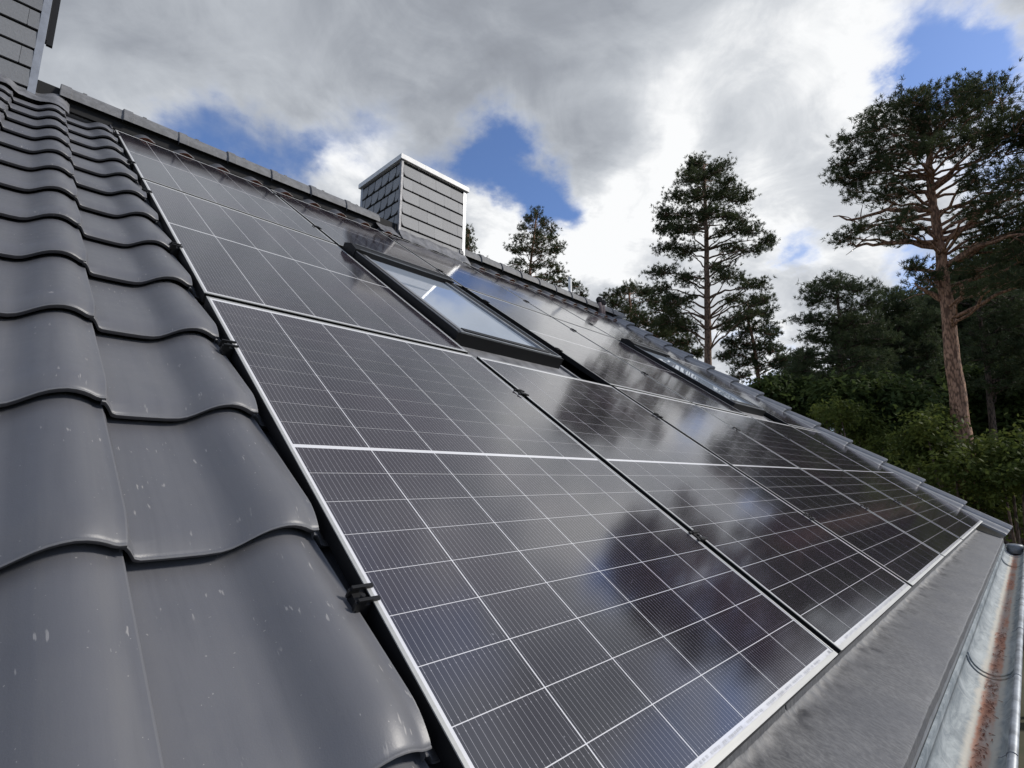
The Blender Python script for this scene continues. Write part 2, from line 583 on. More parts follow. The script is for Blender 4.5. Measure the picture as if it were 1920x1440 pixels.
def obj(name, me, parent=None, loc=(0, 0, 0), rot=(0, 0, 0), kind=None):
    o = bpy.data.objects.new(name, me)
    COL.objects.link(o)
    o.location = loc
    o.rotation_euler = rot
    if parent is not None:
        o.parent = parent
    if kind:
        o["kind"] = kind
    return o


def tag(o, label, cat, group=None):
    o["label"] = label
    o["category"] = cat
    if group:
        o["group"] = group
    return o


def tris_mesh(name, V, mats):
    """V: (n,3,3) triangle soup"""
    n = len(V)
    me = bpy.data.meshes.new(name)
    me.vertices.add(n * 3)
    me.vertices.foreach_set("co", np.ascontiguousarray(V, dtype=np.float32).ravel())
    me.loops.add(n * 3)
    me.loops.foreach_set("vertex_index", np.arange(n * 3, dtype=np.int32))
    me.polygons.add(n)
    me.polygons.foreach_set("loop_start", np.arange(0, n * 3, 3, dtype=np.int32))
    for mm in mats:
        me.materials.append(mm)
    me.update(calc_edges=True)
    return me


def rp(u, v, n=0.0):
    """roof coordinates -> world"""
    return Vector((u, v * CP - n * SP, v * SP + n * CP))


RX = (PITCH, 0, 0)

# ------------------------------------------------------------------ ground
GZ = -3.4
g = MB()
g.add([(-600, -600, GZ), (900, -600, GZ), (900, 900, GZ), (-600, 900, GZ)], [(0, 1, 2, 3)])
obj("ground", g.mesh("ground", [M["ground"]]), kind="structure")
g = MB()
g.add([(-3, -2.6, GZ + 0.004), (9.5, -2.6, GZ + 0.004), (9.5, 1.0, GZ + 0.004), (-3, 1.0, GZ + 0.004)], [(0, 1, 2, 3)])
obj("gravel_path", g.mesh("gravel_path", [M["sand"]]), kind="structure")

# ------------------------------------------------------------------ house: walls and roof decks
UL, UR = -2.26, 7.0                 # roof from left limit to right verge
VR = 5.62                           # slope length to the ridge
YR, ZR = VR * CP, VR * SP
house = obj("house", None, loc=(0, 0, 0))
tag(house, "house roof of dark grey pantiles with slate chimneys, skylights and zinc gutter", "house")
g = MB()
g.box(UL + 0.3, UR - 0.05, 0.22, 0.52, GZ - 0.1, -0.22)
obj("wall", g.mesh("wall", [M["wall"]]), house)
g = MB()
yb = 2 * YR - 0.52
g.add([(UR - 0.35, 0.525, GZ - 0.1), (UR - 0.35, yb, GZ - 0.1), (UR - 0.35, yb, 0.1), (UR - 0.35, YR, ZR - 0.25), (UR - 0.35, 0.525, 0.1),
       (UR - 0.07, 0.525, GZ - 0.1), (UR - 0.07, yb, GZ - 0.1), (UR - 0.07, yb, 0.1), (UR - 0.07, YR, ZR - 0.25), (UR - 0.07, 0.525, 0.1)],
      [(4, 3, 2, 1, 0), (5, 6, 7, 8, 9), (0, 1, 6, 5), (1, 2, 7, 6), (2, 3, 8, 7), (3, 4, 9, 8), (4, 0, 5, 9)])
obj("wall", g.mesh("gable_wall", [M["wall"]]), house)
g = MB()
g.box(UL, UR + 0.1, 0.10, VR + 0.02, -0.15, -0.11)
roof = obj("roof", g.mesh("roof", [M["deck"]]), house, rot=RX)
g = MB()                                     # far slope, falls away behind the ridge
g.box(UL, UR + 0.1, 0.0, VR + 0.01, -0.15, -0.03)
obj("roof", g.mesh("rear_roof", [M["tile"]]), house, loc=(UL + UR + 0.1, 2 * YR - 0.02, 0.0), rot=(PITCH, 0, math.pi))

# ------------------------------------------------------------------ roof tiles
TW, TP, TV0 = 0.278, 0.414, 0.200
SEC = [(-0.006, -0.019), (0.0, -0.020), (0.006, -0.028), (0.014, -0.043), (0.022, -0.0465), (0.045, -0.047), (0.075, -0.047), (0.105, -0.0465),
       (0.128, -0.0445), (0.142, -0.040), (0.155, -0.032), (0.168, -0.0225), (0.181, -0.0135), (0.194, -0.0065), (0.207, -0.0020),
       (0.220, 0.0005), (0.232, 0.0), (0.243, -0.0025), (0.253, -0.0065), (0.262, -0.0115), (0.269, -0.0140), (0.278, -0.0140)]


def tile_mesh(name, sec, length=0.46, end_mat=0, tilt=0.043, end_h=0.014, nose=0.019, mats=None, nose_len=0.072, corner=True):
    g_ = MB()
    vs_ = [0.0, 0.0025, 0.0045, 0.008, 0.013, 0.020, 0.030, 0.042, 0.056, 0.072, 0.10, 0.15, 0.24, 0.34, length]
    rows = []
    for v in vs_:
        t = max(0.0, 1 - v / nose_len)
        d = nose * (1 - t ** 2.0) - tilt * v / 0.414
        if v <= 0.0025:
            d = 0.0
        row = []
        k_ = min(1.0, v / 0.045)                 # the side of the pan stands steep above the nose
        for x, z in sec:
            if corner and x < 0.045:
                x = x + (min(x, 0.004 + 0.1 * x) - x) * k_ if x > 0 else x
            row.append((x, v, z + d))
        rows.append(row)
    g_.grid(rows, 0, True)
    b0 = rows[0]
    arris = [(x, -0.0012, z - 0.0014) for x, y, z in b0]
    low = [(x, 0.008, z - end_h) for x, y, z in b0]
    g_.grid([arris, b0], 0, False)
    if end_mat:
        cut = next(i for i, q in enumerate(b0) if q[0] > 0.135)
        g_.grid([low[:cut + 1], arris[:cut + 1]], 0, False)
        g_.grid([low[cut:], arris[cut:]], end_mat, False)
    else:
        g_.grid([low, arris], 0, False)
    # underside return and the edge along the right side
    g_.grid([[(x, 0.03, z - end_h) for x, y, z in b0], low], end_mat, False)
    right = [r[-1] for r in rows]
    g_.grid([right, [(x, y, z - end_h) for x, y, z in right]], 0, False)
    left = [r[0] for r in rows]
    g_.grid([[(x, y, z - end_h) for x, y, z in left], left], 0, False)
    me = g_.mesh(name, mats or [M["tile"]])
    me.set_sharp_from_angle(angle=math.radians(38))
    return me


me_tile = tile_mesh("roof_tile", SEC)
me_half = tile_mesh("cut_roof_tile", [(x, z) for x, z in SEC if x < 0.11])
sec_cut = [(x, z) for x, z in SEC]
me_cut = tile_mesh("ridge_course_tile", sec_cut, length=0.36, end_mat=1, end_h=0.030, nose=0.002, tilt=0.015, corner=False, mats=[M["tile"], M["clay"]])
U0 = -0.294                                   # left edge of the tile column next to the panels
for k in range(-1, 13):
    for c in range(-7, 1):
        jit = random.uniform(-0.003, 0.003)
        obj("roof_tile", me_tile, roof, (U0 + c * TW, TV0 + k * TP + jit, 0), (random.uniform(-0.0015, 0.0015), random.uniform(-0.003, 0.003), random.uniform(-0.0045, 0.0045)))
    obj("roof_tile", me_half, roof, (U0 + TW, TV0 + k * TP, -0.004))
obj_c = 1
while U0 + obj_c * TW + TW < UR + 0.05:
    uu = U0 + obj_c * TW
    if not (2.50 < uu + 0.14 < 3.68):
        obj("roof_tile", me_cut, roof, (uu, 5.283 + random.uniform(-0.004, 0.004), 0.026), (0, 0, random.uniform(-0.004, 0.004)))
    obj_c += 1

# verge tiles with four ribs at the far gable
VSEC = [(0.0, -0.014), (0.012, -0.008), (0.030, 0.010), (0.048, 0.028), (0.060, 0.034), (0.068, 0.031), (0.074, 0.024), (0.080, 0.026),
        (0.090, 0.048), (0.100, 0.056), (0.110, 0.050), (0.116, 0.032), (0.122, 0.030), (0.132, 0.054), (0.142, 0.062), (0.152, 0.055), (0.158, 0.036),
        (0.166, 0.034), (0.176, 0.060), (0.186, 0.068), (0.196, 0.060), (0.202, 0.040), (0.210, 0.040), (0.220, 0.064), (0.232, 0.072),
        (0.244, 0.062), (0.252, 0.02), (0.254, -0.12)]
me_verge = tile_mesh("verge_tile", VSEC, tilt=0.044, end_h=0.022, nose=0.005, nose_len=0.02, corner=False, mats=[M["verge"]])
for k in range(-1, 13):
    obj("verge_tile", me_verge, roof, (UR + 0.01, -0.207 + 0.4115 * (k + 1), 0.006))
obj("verge_tile", me_verge, roof, (UR + 0.01, -0.207 + 0.4115 * 14 - 0.12, 0.010))

# ridge caps
RIDGE = [(-0.118, -0.122), (-0.112, -0.085), (-0.092, -0.040), (-0.062, -0.010), (-0.03, 0.0), (0.0, 0.003), (0.03, 0.0), (0.062, -0.010), (0.092, -0.040), (0.112, -0.085), (0.118, -0.122)]


def ridge_mesh():
    g_ = MB()
    L = 0.385
    prof = [(0.0, 1.12), (0.004, 1.14), (0.062, 1.14), (0.066, 1.05), (0.075, 1.04), (L + 0.02, 0.98)]
    g_.grid([[(x, y * s, z * s + (s - 1) * 0.06) for y, z in RIDGE] for x, s in prof], 0, False)
    # nib on the cap and the thickness at both ends
    for x, s in ((0.0, 1.12), (L + 0.02, 0.98)):
        g_.grid([[(x, y * s, z * s + (s - 1) * 0.06) for y, z in RIDGE], [(x, y * (s - 0.12), z * s - 0.015) for y, z in RIDGE]], 0, False)
    g_.box(0.13, 0.155, -0.070, -0.055, -0.022, -0.004)
    return g_.mesh("ridge_tile", [M["clay_cap"]])


me_ridge = ridge_mesh()
RY, RZ = 4.541, 3.312
x = UL
k = 0
while x < UR + 0.1:
    if not (2.45 < x + 0.2 < 3.62) and not (-1.42 < x + 0.2 < -0.45):
        obj("ridge_tile", me_ridge, roof,
            ROOF.transposed() @ Vector((x, RY + random.uniform(-0.002, 0.002), RZ + random.uniform(-0.003, 0.003))), (-PITCH, random.uniform(-.004, .004), 0))
    x += 0.385
g = MB()
g.box(UL, UR + 0.05, RY - 0.075, RY + 0.075, RZ - 0.20, RZ - 0.05)
ro = obj("ridge_roll", g.mesh("ridge_roll", [M["black_matt"]]), roof)
ro.rotation_euler = (-PITCH, 0, 0)

# ------------------------------------------------------------------ solar panels
PX, PY = 1.163, 1.76338
CC, RP_, ML, MBT, MG = 0.184, 0.0933782, 0.011985, 0.021476, 0.01145
PW, PH = 6 * CC + 2 * ML, 18 * RP_ + MG + 2 * MBT
ZS, ZC = -0.0016, -0.0012


def frame_mesh():
    g_ = MB()
    lip = 0.0065
    for a0, a1, b0, b1 in ((0, lip, 0, PH), (PW - lip, PW, 0, PH), (lip, PW - lip, -0.0005, 0.0105), (lip, PW - lip, PH - lip, PH)):
        g_.box(a0, a1, b0, b1, -0.0022, 0.0)
    e = 0.0006
    for a0, a1, b0, b1 in ((e, lip - e, e, PH - e), (PW - lip + e, PW - e, e, PH - e), (lip, PW - lip, e, lip - e), (lip, PW - lip, PH - lip + e, PH - e)):
        g_.box(a0, a1, b0, b1, -0.035, -0.0023, 1)
    return g_.mesh("frame", [M["alu"], M["black"]])


def sheet_mesh():
    g_ = MB()
    g_.box(0.0065, PW - 0.0065, 0.0065, PH - 0.0065, -0.006, ZS)
    return g_.mesh("backsheet", [M["sheet"]])


def cell_rect(i, r):
    gx, gy = 0.0016, 0.0008
    x0 = ML + i * CC
    y0 = MBT + r * RP_ + (MG if r >= 9 else 0)
    return x0 + gx, x0 + CC - gx, y0 + gy, y0 + RP_ - gy


def cell_mesh():
    g_ = MB()
    g_.box(0.0016, CC - 0.0016, 0.0008, RP_ - 0.0008, ZS + 0.0001, ZC)
    me = g_.mesh("solar_cell", [M["cell"]])
    return me


def cells_joined(half):
    g_ = MB()
    for i in range(6):
        for r in range(9):
            x0, y0 = i * CC, r * RP_
            g_.box(x0 + 0.0016, x0 + CC - 0.0016, y0 + 0.0008, y0 + RP_ - 0.0008, ZS + 0.0001, ZC)
    return g_.mesh("cell_field", [M["cell"]])


def label_mesh():
    """rows of tiny grey print along the white bottom margin: serial strip and bar marks"""
    g_ = MB()
    rr = random.Random(3)
    xx = 0.10
    while xx < 1.02:
        w = rr.uniform(0.002, 0.010)
        if rr.random() < 0.75:
            y0 = 0.0125 + rr.uniform(0, 0.001)
            g_.add([(xx, y0, ZS + 0.0004), (xx + w, y0, ZS + 0.0004), (xx + w, y0 + 0.0045, ZS + 0.0004), (xx, y0 + 0.0045, ZS + 0.0004)], [(0, 1, 2, 3)])
        xx += w + rr.uniform(0.002, 0.006)
    for q in range(7):
        x0 = PW - 0.034 + q * 0.0022
        g_.add([(x0, 0.0115, ZS + 0.0004), (x0 + 0.0012, 0.0115, ZS + 0.0004), (x0 + 0.0012, 0.0185, ZS + 0.0004), (x0, 0.0185, ZS + 0.0004)], [(0, 1, 2, 3)])
    return g_.mesh("label_strip", [M["print"]])


def clamp_mesh(mid=True):
    """black clamp: a block in the gap and two thin fins gripping the frames"""
    g_ = MB()
    gp = PX - PW
    if mid:
        g_.box(-gp + 0.002, -0.002, -0.020, 0.020, -0.040, 0.003)
        for y in (-0.020, 0.012):
            g_.box(-gp - 0.013, 0.013, y, y + 0.007, 0.0005, 0.0065)
            g_.box(-gp + 0.001, -0.001, y - 0.002, y + 0.009, 0.0035, 0.009)
        g_.tube([(-gp / 2, 0, 0.002), (-gp / 2, 0, 0.008)], 0.005, 6)
    else:
        g_.box(-0.024, -0.001, -0.016, 0.016, -0.050, -0.006)
        for y in (-0.017, 0.010):
            g_.box(-0.026, 0.010, y, y + 0.006, 0.0005, 0.0055)
            g_.box(-0.030, -0.012, y + 0.0005, y + 0.0055, -0.014, 0.0005)
        g_.tube([(-0.013, -0.003, -0.007), (-0.013, -0.003, 0.003)], 0.004, 6)
    return g_.mesh("clamp", [M["black"]])


me_frame, me_sheet, me_cell, me_field, me_label = frame_mesh(), sheet_mesh(), cell_mesh(), cells_joined(0), label_mesh()
me_mid, me_end = clamp_mesh(True), clamp_mesh(False)
CL = {0: (0.443, 1.365), 1: (0.504, 1.425), 2: (0.42, 1.46)}
LAB = {(0, 0): "largest solar panel in the foreground, beside the roof tiles at the eave",
       (1, 0): "second solar panel of the bottom row, across the black gap from the foreground one",
       (2, 0): "third solar panel of the bottom row, reflecting bright cloud below its top edge",
       (3, 0): "fourth solar panel of the bottom row, starting below the far skylight's left side",
       (4, 0): "fifth solar panel of the bottom row, directly below the far skylight",
       (5, 0): "last solar panel of the bottom row, against the ribbed verge tiles by the gutter end",
       (0, 1): "solar panel between the roof tiles and the near skylight, middle row",
       (2, 1): "solar panel just right of the near skylight, reflecting blue sky, middle row",
       (3, 1): "solar panel left of the far skylight, reflecting dark pine, middle row",
       (5, 1): "solar panel right of the far skylight beside the verge, middle row",
       (0, 2): "solar panel in the top row beside the roof tiles, furthest left under the ridge",
       (1, 2): "solar panel above the near skylight, with the chimney's dark side mirrored in it",
       (2, 2): "solar panel right below the small slate chimney, mirroring its pale front",
       (3, 2): "solar panel under the ridge just right of the small slate chimney",
       (4, 2): "solar panel above the far skylight, under the ridge",
       (5, 2): "solar panel in the top row at the verge end of the ridge"}
SINGLE = {(0, 0), (1, 0), (2, 0), (3, 0), (0, 1), (2, 1)}
for r in range(3):
    for c in range(6):
        if (c, r) not in LAB:
            continue
        p_ = obj("solar_panel", None, loc=rp(c * PX, r * PY, random.uniform(-0.0008, 0.0008)), rot=(PITCH + random.uniform(-.0009, .0009), random.uniform(-.0012, .0012), 0))
        tag(p_, LAB[(c, r)], "solar panel", "solar panels on the roof")
        obj("frame", me_frame, p_)
        obj("backsheet", me_sheet, p_)
        if (c, r) in SINGLE:
            for i in range(6):
                for q in range(18):
                    obj("solar_cell", me_cell, p_, (ML + i * CC, MBT + q * RP_ + (MG if q >= 9 else 0), 0))
        else:
            obj("cell_field", me_field, p_, (ML, MBT, 0), kind="stuff")
            obj("cell_field", me_field, p_, (ML, MBT + 9 * RP_ + MG, 0), kind="stuff")
        if r == 0:
            obj("label_strip", me_label, p_, kind="stuff")
        for vv in CL[r]:
            obj("clamp", me_end if c == 0 else me_mid, p_, (0, vv, 0))
# black rails across the slope below the panels
for r in range(3):
    for vv in CL[r]:
        g = MB()
        g.box(-0.05, 6 * PX - 0.02, r * PY + vv - 0.018, r * PY + vv + 0.018, -0.085, -0.0505)
        obj("mounting_rail", g.mesh("mounting_rail", [M["black"]]), roof)
# black sheet standing in for the deep shade below the panel gaps
g = MB()
g.box(-0.012, 6 * PX - 0.05, 0.03, 5.25, -0.099, -0.095)
obj("gap_shade_sheet", g.mesh("gap_shade_sheet", [M["black_matt"]]), roof)

# ------------------------------------------------------------------ skylights


def skylight(u0, v0, w, h, zt):
    g_ = MB()                                   # outer frame: four black boards
    t = 0.050
    zb = -0.06
    g_.box(u0, u0 + t, v0, v0 + h, zb, zt)
    g_.box(u0 + w - t, u0 + w, v0, v0 + h, zb, zt)
    g_.box(u0 + t, u0 + w - t, v0, v0 + 0.055, zb, zt - 0.001)
    sk = obj("skylight", g_.mesh("skylight", [M["black"]]), house, rot=RX)
    for bx_ in ((u0 + 0.004, u0 + 0.009, v0 + 0.02, v0 + h - 0.16, zt + 0.0005, zt + 0.005),      # silver lines on the boards
                (u0 + w - 0.012, u0 + w - 0.004, v0 + 0.02, v0 + h - 0.16, zt + 0.0005, zt + 0.006),
                (u0 + 0.02, u0 + w - 0.02, v0 + 0.006, v0 + 0.018, zt - 0.0005, zt + 0.007)):
        g_ = MB()
        g_.box(*bx_)
        obj("edge_trim", g_.mesh("edge_trim", [M["zinc_trim"]]), sk)
    s0, s1, w0, w1 = u0 + t + 0.003, u0 + w - t - 0.003, v0 + 0.058, v0 + h - 0.05
    for q0, q1 in ((s0, s0 + 0.028), (s1 - 0.022, s1)):
        g_ = MB()
        g_.box(q0, q1, w0, w1, zt - 0.05, zt - 0.002)
        obj("sash_stile", g_.mesh("sash_stile", [M["zinc_trim"]]), sk)
    g_ = MB()
    g_.box(s0 + 0.0285, s1 - 0.0225, w0 + 0.001, w0 + 0.04, zt - 0.05, zt + 0.002)
    obj("sash_rail", g_.mesh("sash_rail", [M["black"]]), sk)
    g_ = MB()                                   # pane
    g_.box(s0 + 0.028, s1 - 0.022, w0 + 0.04, w1, zt - 0.028, zt - 0.016)
    obj("pane", g_.mesh("pane", [M["pane"]]), sk)
    g_ = MB()                                   # hood over the upper end
    hv0, hv1 = v0 + h - 0.17, v0 + h + 0.02
    g_.add([(u0 - 0.004, hv0, zt - 0.055), (u0 + w + 0.004, hv0, zt - 0.055), (u0 + w + 0.004, hv1, zt - 0.06), (u0 - 0.004, hv1, zt - 0.06),
            (u0 - 0.004, hv0, zt + 0.018), (u0 + w + 0.004, hv0, zt + 0.018), (u0 + w + 0.004, hv1, zt + 0.004), (u0 - 0.004, hv1, zt + 0.004),
            (u0 - 0.004, (hv0 + hv1) / 2, zt + 0.03), (u0 + w + 0.004, (hv0 + hv1) / 2, zt + 0.03)],
           [(0, 3, 2, 1), (0, 1, 5, 4), (4, 5, 9, 8), (8, 9, 6, 7), (2, 3, 7, 6), (0, 4, 8, 7, 3), (1, 2, 6, 9, 5)])
    obj("hood", g_.mesh("hood", [M["black"]]), sk)
    for bx_ in ((u0 + 0.03, u0 + w - 0.01, hv0 + 0.002, hv0 + 0.008, zt + 0.0195, zt + 0.024),
                (u0 + 0.03, u0 + w - 0.01, (hv0 + hv1) / 2 - 0.004, (hv0 + hv1) / 2 + 0.004, zt + 0.0305, zt + 0.034)):
        g_ = MB()
        g_.box(*bx_)
        obj("hood_trim", g_.mesh("hood_trim", [M["zinc_trim"]]), sk)
    # apron and side flashings
    g_ = MB()
    va = v0 - 0.002
    rows = []
    for j in range(6):
        tt = j / 5
        rows.append([(u0 - 0.01 + i * (w + 0.02) / 24, va - tt * 0.17, -0.030 - 0.018 * tt + 0.003 * math.sin(i * 2.1) * tt) for i in range(25)])
    g_.grid(rows, 0, True)
    obj("apron", g_.mesh("apron", [M["lead"]]), sk)
    g_ = MB()
    g_.box(u0 + w + 0.002, u0 + w + 0.11, v0 - 0.13, v0 + h, -0.052, -0.048)
    g_.box(u0 + w + 0.112, u0 + w + 0.135, v0 - 0.13, v0 + h, -0.052, -0.035)
    obj("side_flashing", g_.mesh("side_flashing", [M["lead"]]), sk)
    return sk


skylight(1.160, 1.930, 0.835, 1.50, 0.036)
skylight(4.640, 1.930, 0.835, 1.50, 0.036)

# ------------------------------------------------------------------ chimneys


def slate_mesh(name, w, h, curve, thick=0.006, mat="slate"):
    """one slate in the plane x (along the wall), z (up); lower corner rounded on one side"""
    g_ = MB()
    pts = [(0, h), (w, h)]
    if curve > 0:                               # round lower right
        pts += [(w, 0.5 * h), (w - 0.10 * w, 0.22 * h), (w - 0.28 * w, 0.06 * h), (w - 0.45 * w, 0.0), (0, 0)]
    elif curve == 0:                            # butted slate with a nicked corner
        pts += [(w, 0.0), (0.05 * w, 0.0), (0.0, 0.10 * h)]
    else:                                       # nearly square with a clipped lower left
        pts += [(w, 0.0), (0.16 * w, 0.0), (0.07 * w, 0.06 * h), (0.02 * w, 0.2 * h), (0, 0.42 * h)]
    n = len(pts)
    front = [(x_, -thick - 0.010 * (1 - z_ / h), z_) for x_, z_ in pts]
    back = [(x_, -0.007 * (1 - z_ / h), z_) for x_, z_ in pts]
    g_.add(front + back, [tuple(reversed(range(n)))] + [(i, (i + 1) % n, n + (i + 1) % n, n + i) for i in range(n)])
    return g_.mesh(name, [M[mat]])


def chimney(x0, x1, y0, y1, ztop, zbase, cap=True, big=False):
    g_ = MB()
    g_.box(x0, x1, y0, y1, zbase - 0.9, ztop - 0.02)
    ch = obj("chimney", g_.mesh("chimney", [M["black_matt"]]), house)
    rr = random.Random(11 if big else 5)
    # front face: long horizontal courses
    H = 0.156
    wF = 0.235 if not big else 0.26
    meF = slate_mesh("front_slate", wF - 0.001, H - 0.017, -1, 0.012, "slate_old" if big else "slate")
    meB = slate_mesh("front_slate", wF - 0.001, H - 0.017, 0, 0.012, "slate_old" if big else "slate")
    ncour = int((ztop - zbase + 0.12) / H) + 1
    for k_ in range(ncour):
        z_ = ztop - 0.03 - (k_ + 1) * H
        off = 0.5 * wF * (k_ % 2) + rr.uniform(-0.02, 0.02)
        x_ = x0 + 0.014 - off
        while x_ < x1 - 0.03:
            a, b_ = max(x_, x0 + 0.012), min(x_ + wF, x1 - 0.03)
            if b_ - a > 0.035:
                o = obj("slate", meF if x_ <= x0 + 0.02 else meB, ch, (a, y0 - 0.0015, z_ - 0.010 + rr.uniform(-.0012, .0012)), (rr.uniform(-.003, .003), rr.uniform(-.004, .004), rr.uniform(-.004, .004)))
                o.scale = ((b_ - a) / wF, 1, 1)
            x_ += wF + 0.001
    # left face: overlapping slates with a rounded lower corner
    if not big:
        wS, hS = 0.140, 0.158
        meS = slate_mesh("side_slate", wS, hS - 0.018, 1, 0.012)
        for k_ in range(ncour + 2):
            z_ = ztop - 0.02 - (k_ + 1) * hS
            yy = y1 - 0.015 + 0.064 * (k_ % 2)
            i_ = 0
            while yy > y0 + 0.02:
                a, b_ = max(yy - wS, y0 + 0.012), min(yy, y1 - 0.02)
                if b_ - a > 0.03:
                    # wall x axis runs from the back corner to the front corner (-Y)
                    o = obj("slate", meS, ch, (x0 - 0.0015, b_, z_ - 0.16 * (b_ - y0) * 0 - 0.012), (rr.uniform(-.006, .006), rr.uniform(-.01, .01), -math.pi / 2))
                    o.scale = ((b_ - a) / wS, 1, 1)
                yy -= wS + 0.016
                i_ += 1
    # corner trims: one angle strip at each visible corner
    tw = 0.060 if big else 0.040
    for mt, boxes in ((M["lead"], ((x0 - 0.022, x0 + 0.004, y0 - 0.026, y0 - 0.0235, zbase - 0.05, ztop - 0.01), (x0 - 0.0245, x0 - 0.022, y0 - 0.026, y0 + 0.012, zbase - 0.05, ztop - 0.01))),
                      (M["zinc_trim"], ((x1 - 0.030, x1 + 0.014, y0 - 0.020, y0 - 0.015, zbase - 0.10, ztop - 0.01), (x1 + 0.004, x1 + 0.014, y0 - 0.015, y0 + tw, zbase - 0.10, ztop - 0.01))),
                      (M["zinc_trim"], ((x0 - 0.020, x0 - 0.0155, y1 - 0.03, y1 + 0.02, zbase + 0.1, ztop - 0.01),))):
        g_ = MB()
        for bx_ in boxes:
            g_.box(*bx_)
        obj("corner_trim", g_.mesh("corner_trim", [mt]), ch)
    if cap:
        g_ = MB()
        e = 0.045
        g_.box(x0 - e, x1 + e, y0 - e, y1 + e, ztop - 0.012, ztop + 0.043)
        g_.box(x0 - e + 0.003, x1 + e - 0.003, y0 - e + 0.003, y1 + e - 0.003, ztop + 0.043, ztop + 0.050)
        g_.box(x0 + 0.3, x0 + 0.302, y0 - e - 0.0015, y0 - e + 0.002, ztop - 0.012, ztop + 0.046)
        obj("cap", g_.mesh("cap", [M["cap"]]), ch)
    return ch


CH_X0, CH_X1, CH_Y0, CH_Y1, CH_ZT = 2.637, 3.590, 4.440, 5.320, 4.065
chim = chimney(CH_X0, CH_X1, CH_Y0, CH_Y1, CH_ZT, 3.165)
big = chimney(-1.62, -0.475, 4.440, 5.40, 4.75, 3.15, cap=True, big=True)
g = MB()
g.box(-0.460, -0.452, 4.50, 4.56, 3.62, 4.74)
g.box(-0.452, -0.415, 4.55, 4.58, 3.62, 4.74)
obj("side_board", g.mesh("side_board", [M["black"]]), big)


def crumple(name, u0, u1, v0, v1, n0, n1, amp, parent, nu=60, nv=14, seed=0.0, mat="lead", wave=0.0):
    g_ = MB()
    rows = []
    for j in range(nv + 1):
        t = j / nv
        row = []
        for i in range(nu + 1):
            s = i / nu
            u = u0 + s * (u1 - u0)
            v = v0 + t * (v1 - v0)
            a = amp * mnoise.fractal(Vector((u * 9 + seed, v * 5 + seed * 3, 0.3)), 1.0, 2.0, 4)
            wv = 0.0
            if wave:
                ph = ((u - U0) / TW) % 1.0
                zs = np.interp(ph * TW, [q[0] for q in SEC], [q[1] for q in SEC])
                wv = wave * (zs + 0.02)
            row.append((u, v + 0.3 * a, n0 + (n1 - n0) * t + a + wv))
        rows.append(row)
    g_.grid(rows, 0, True)
    return obj(name, g_.mesh(name, [M[mat]]), parent, rot=RX)


# the lead skirts at the foot of each chimney (the chimney object sits unrotated, its child is turned to the slope)
crumple("lead_skirt", CH_X0 - 0.03, CH_X1 + 0.03, 5.255, 5.45, 0.006, 0.075, 0.012, chim, seed=2.0)
crumple("lead_skirt", CH_X0 - 0.30, CH_X0 - 0.02, 5.30, 5.62, 0.012, 0.075, 0.012, chim, seed=7.0, nu=24, mat="lead")
crumple("lead_skirt", -1.62, -0.27, 5.26, 5.47, 0.012, 0.05, 0.010, big, seed=4.0, wave=0.8)

# ------------------------------------------------------------------ eave sheet and gutter
g = MB()
rows = []
E_PROF = [(0.075, -0.040), (0.072, -0.060), (0.066, -0.083), (0.058, -0.097), (0.040, -0.106), (0.020, -0.112), (-0.005, -0.121), (-0.03, -0.130),
          (-0.06, -0.141), (-0.09, -0.1525), (-0.118, -0.163), (-0.130, -0.168), (-0.1325, -0.172), (-0.1325, -0.198)]
NX = 900
for j, (yy, z0) in enumerate(E_PROF):
    row = []
    for i in range(NX + 1):
        xx = UL + (UR + 0.06 - UL) * i / NX
        cre = math.exp(-((yy - 0.050) / 0.028) ** 2)
        nz = mnoise.fractal(Vector((xx * 13, yy * 20, 1.7)), 0.9, 2.1, 5)
        a = cre * (0.018 * (0.5 - min(1.0, abs(nz) * 1.5)) + 0.004 * mnoise.fractal(Vector((xx * 47, yy * 30, 5.7)), 1.0, 2.0, 3))
        a2 = 0.0022 * mnoise.fractal(Vector((xx * 5, yy * 7, 4.7)), 1.0, 2.0, 4)
        if j >= len(E_PROF) - 3:
            row.append((xx, yy + 0.0020 * mnoise.fractal(Vector((xx * 6, 0, 2.2)), 1.0, 2.0, 3), z0 + 0.3 * a2))
        else:
            row.append((xx, yy + 0.5 * a, z0 + a + a2))
    rows.append(row)
g.grid(rows[:-2], 0, True)
g.grid(rows[-3:], 0, False)
obj("eave_sheet", g.mesh("eave_sheet", [M["membrane"]]), house)
g = MB()                                        # pieces of upstand below the first panels, with an open joint
for x0_, x1_ in ((-0.6, 0.905), (0.915, 1.62), (1.622, 2.9), (2.903, 4.3), (4.303, 5.6), (5.603, 6.93)):
    g.box(x0_, x1_, 0.062, 0.080, -0.105, -0.038)
obj("upstand", g.mesh("upstand", [M["membrane"]]), house)
g = MB()
g.box(UL, UR + 0.06, -0.131, -0.126, -0.26, -0.175)
obj("fascia", g.mesh("fascia", [M["zinc_trim"]]), house)

GY, GZc, GR = -0.2125, -0.240, 0.0725
GX1 = UR + 0.02
g = MB()
arc = [math.radians(a) for a in range(178, 361, 13)] + [math.radians(360)]
rows = [[(xx, GY - GR * -math.cos(a) * -1.0, GZc + GR * math.sin(a)) for a in arc] for xx in np.linspace(UL, GX1, 40)]
rows = [[(xx, GY + GR * math.cos(a), GZc + GR * math.sin(a)) for a in arc] for xx in np.linspace(UL, GX1, 40)]
g.grid(rows, 0, True)
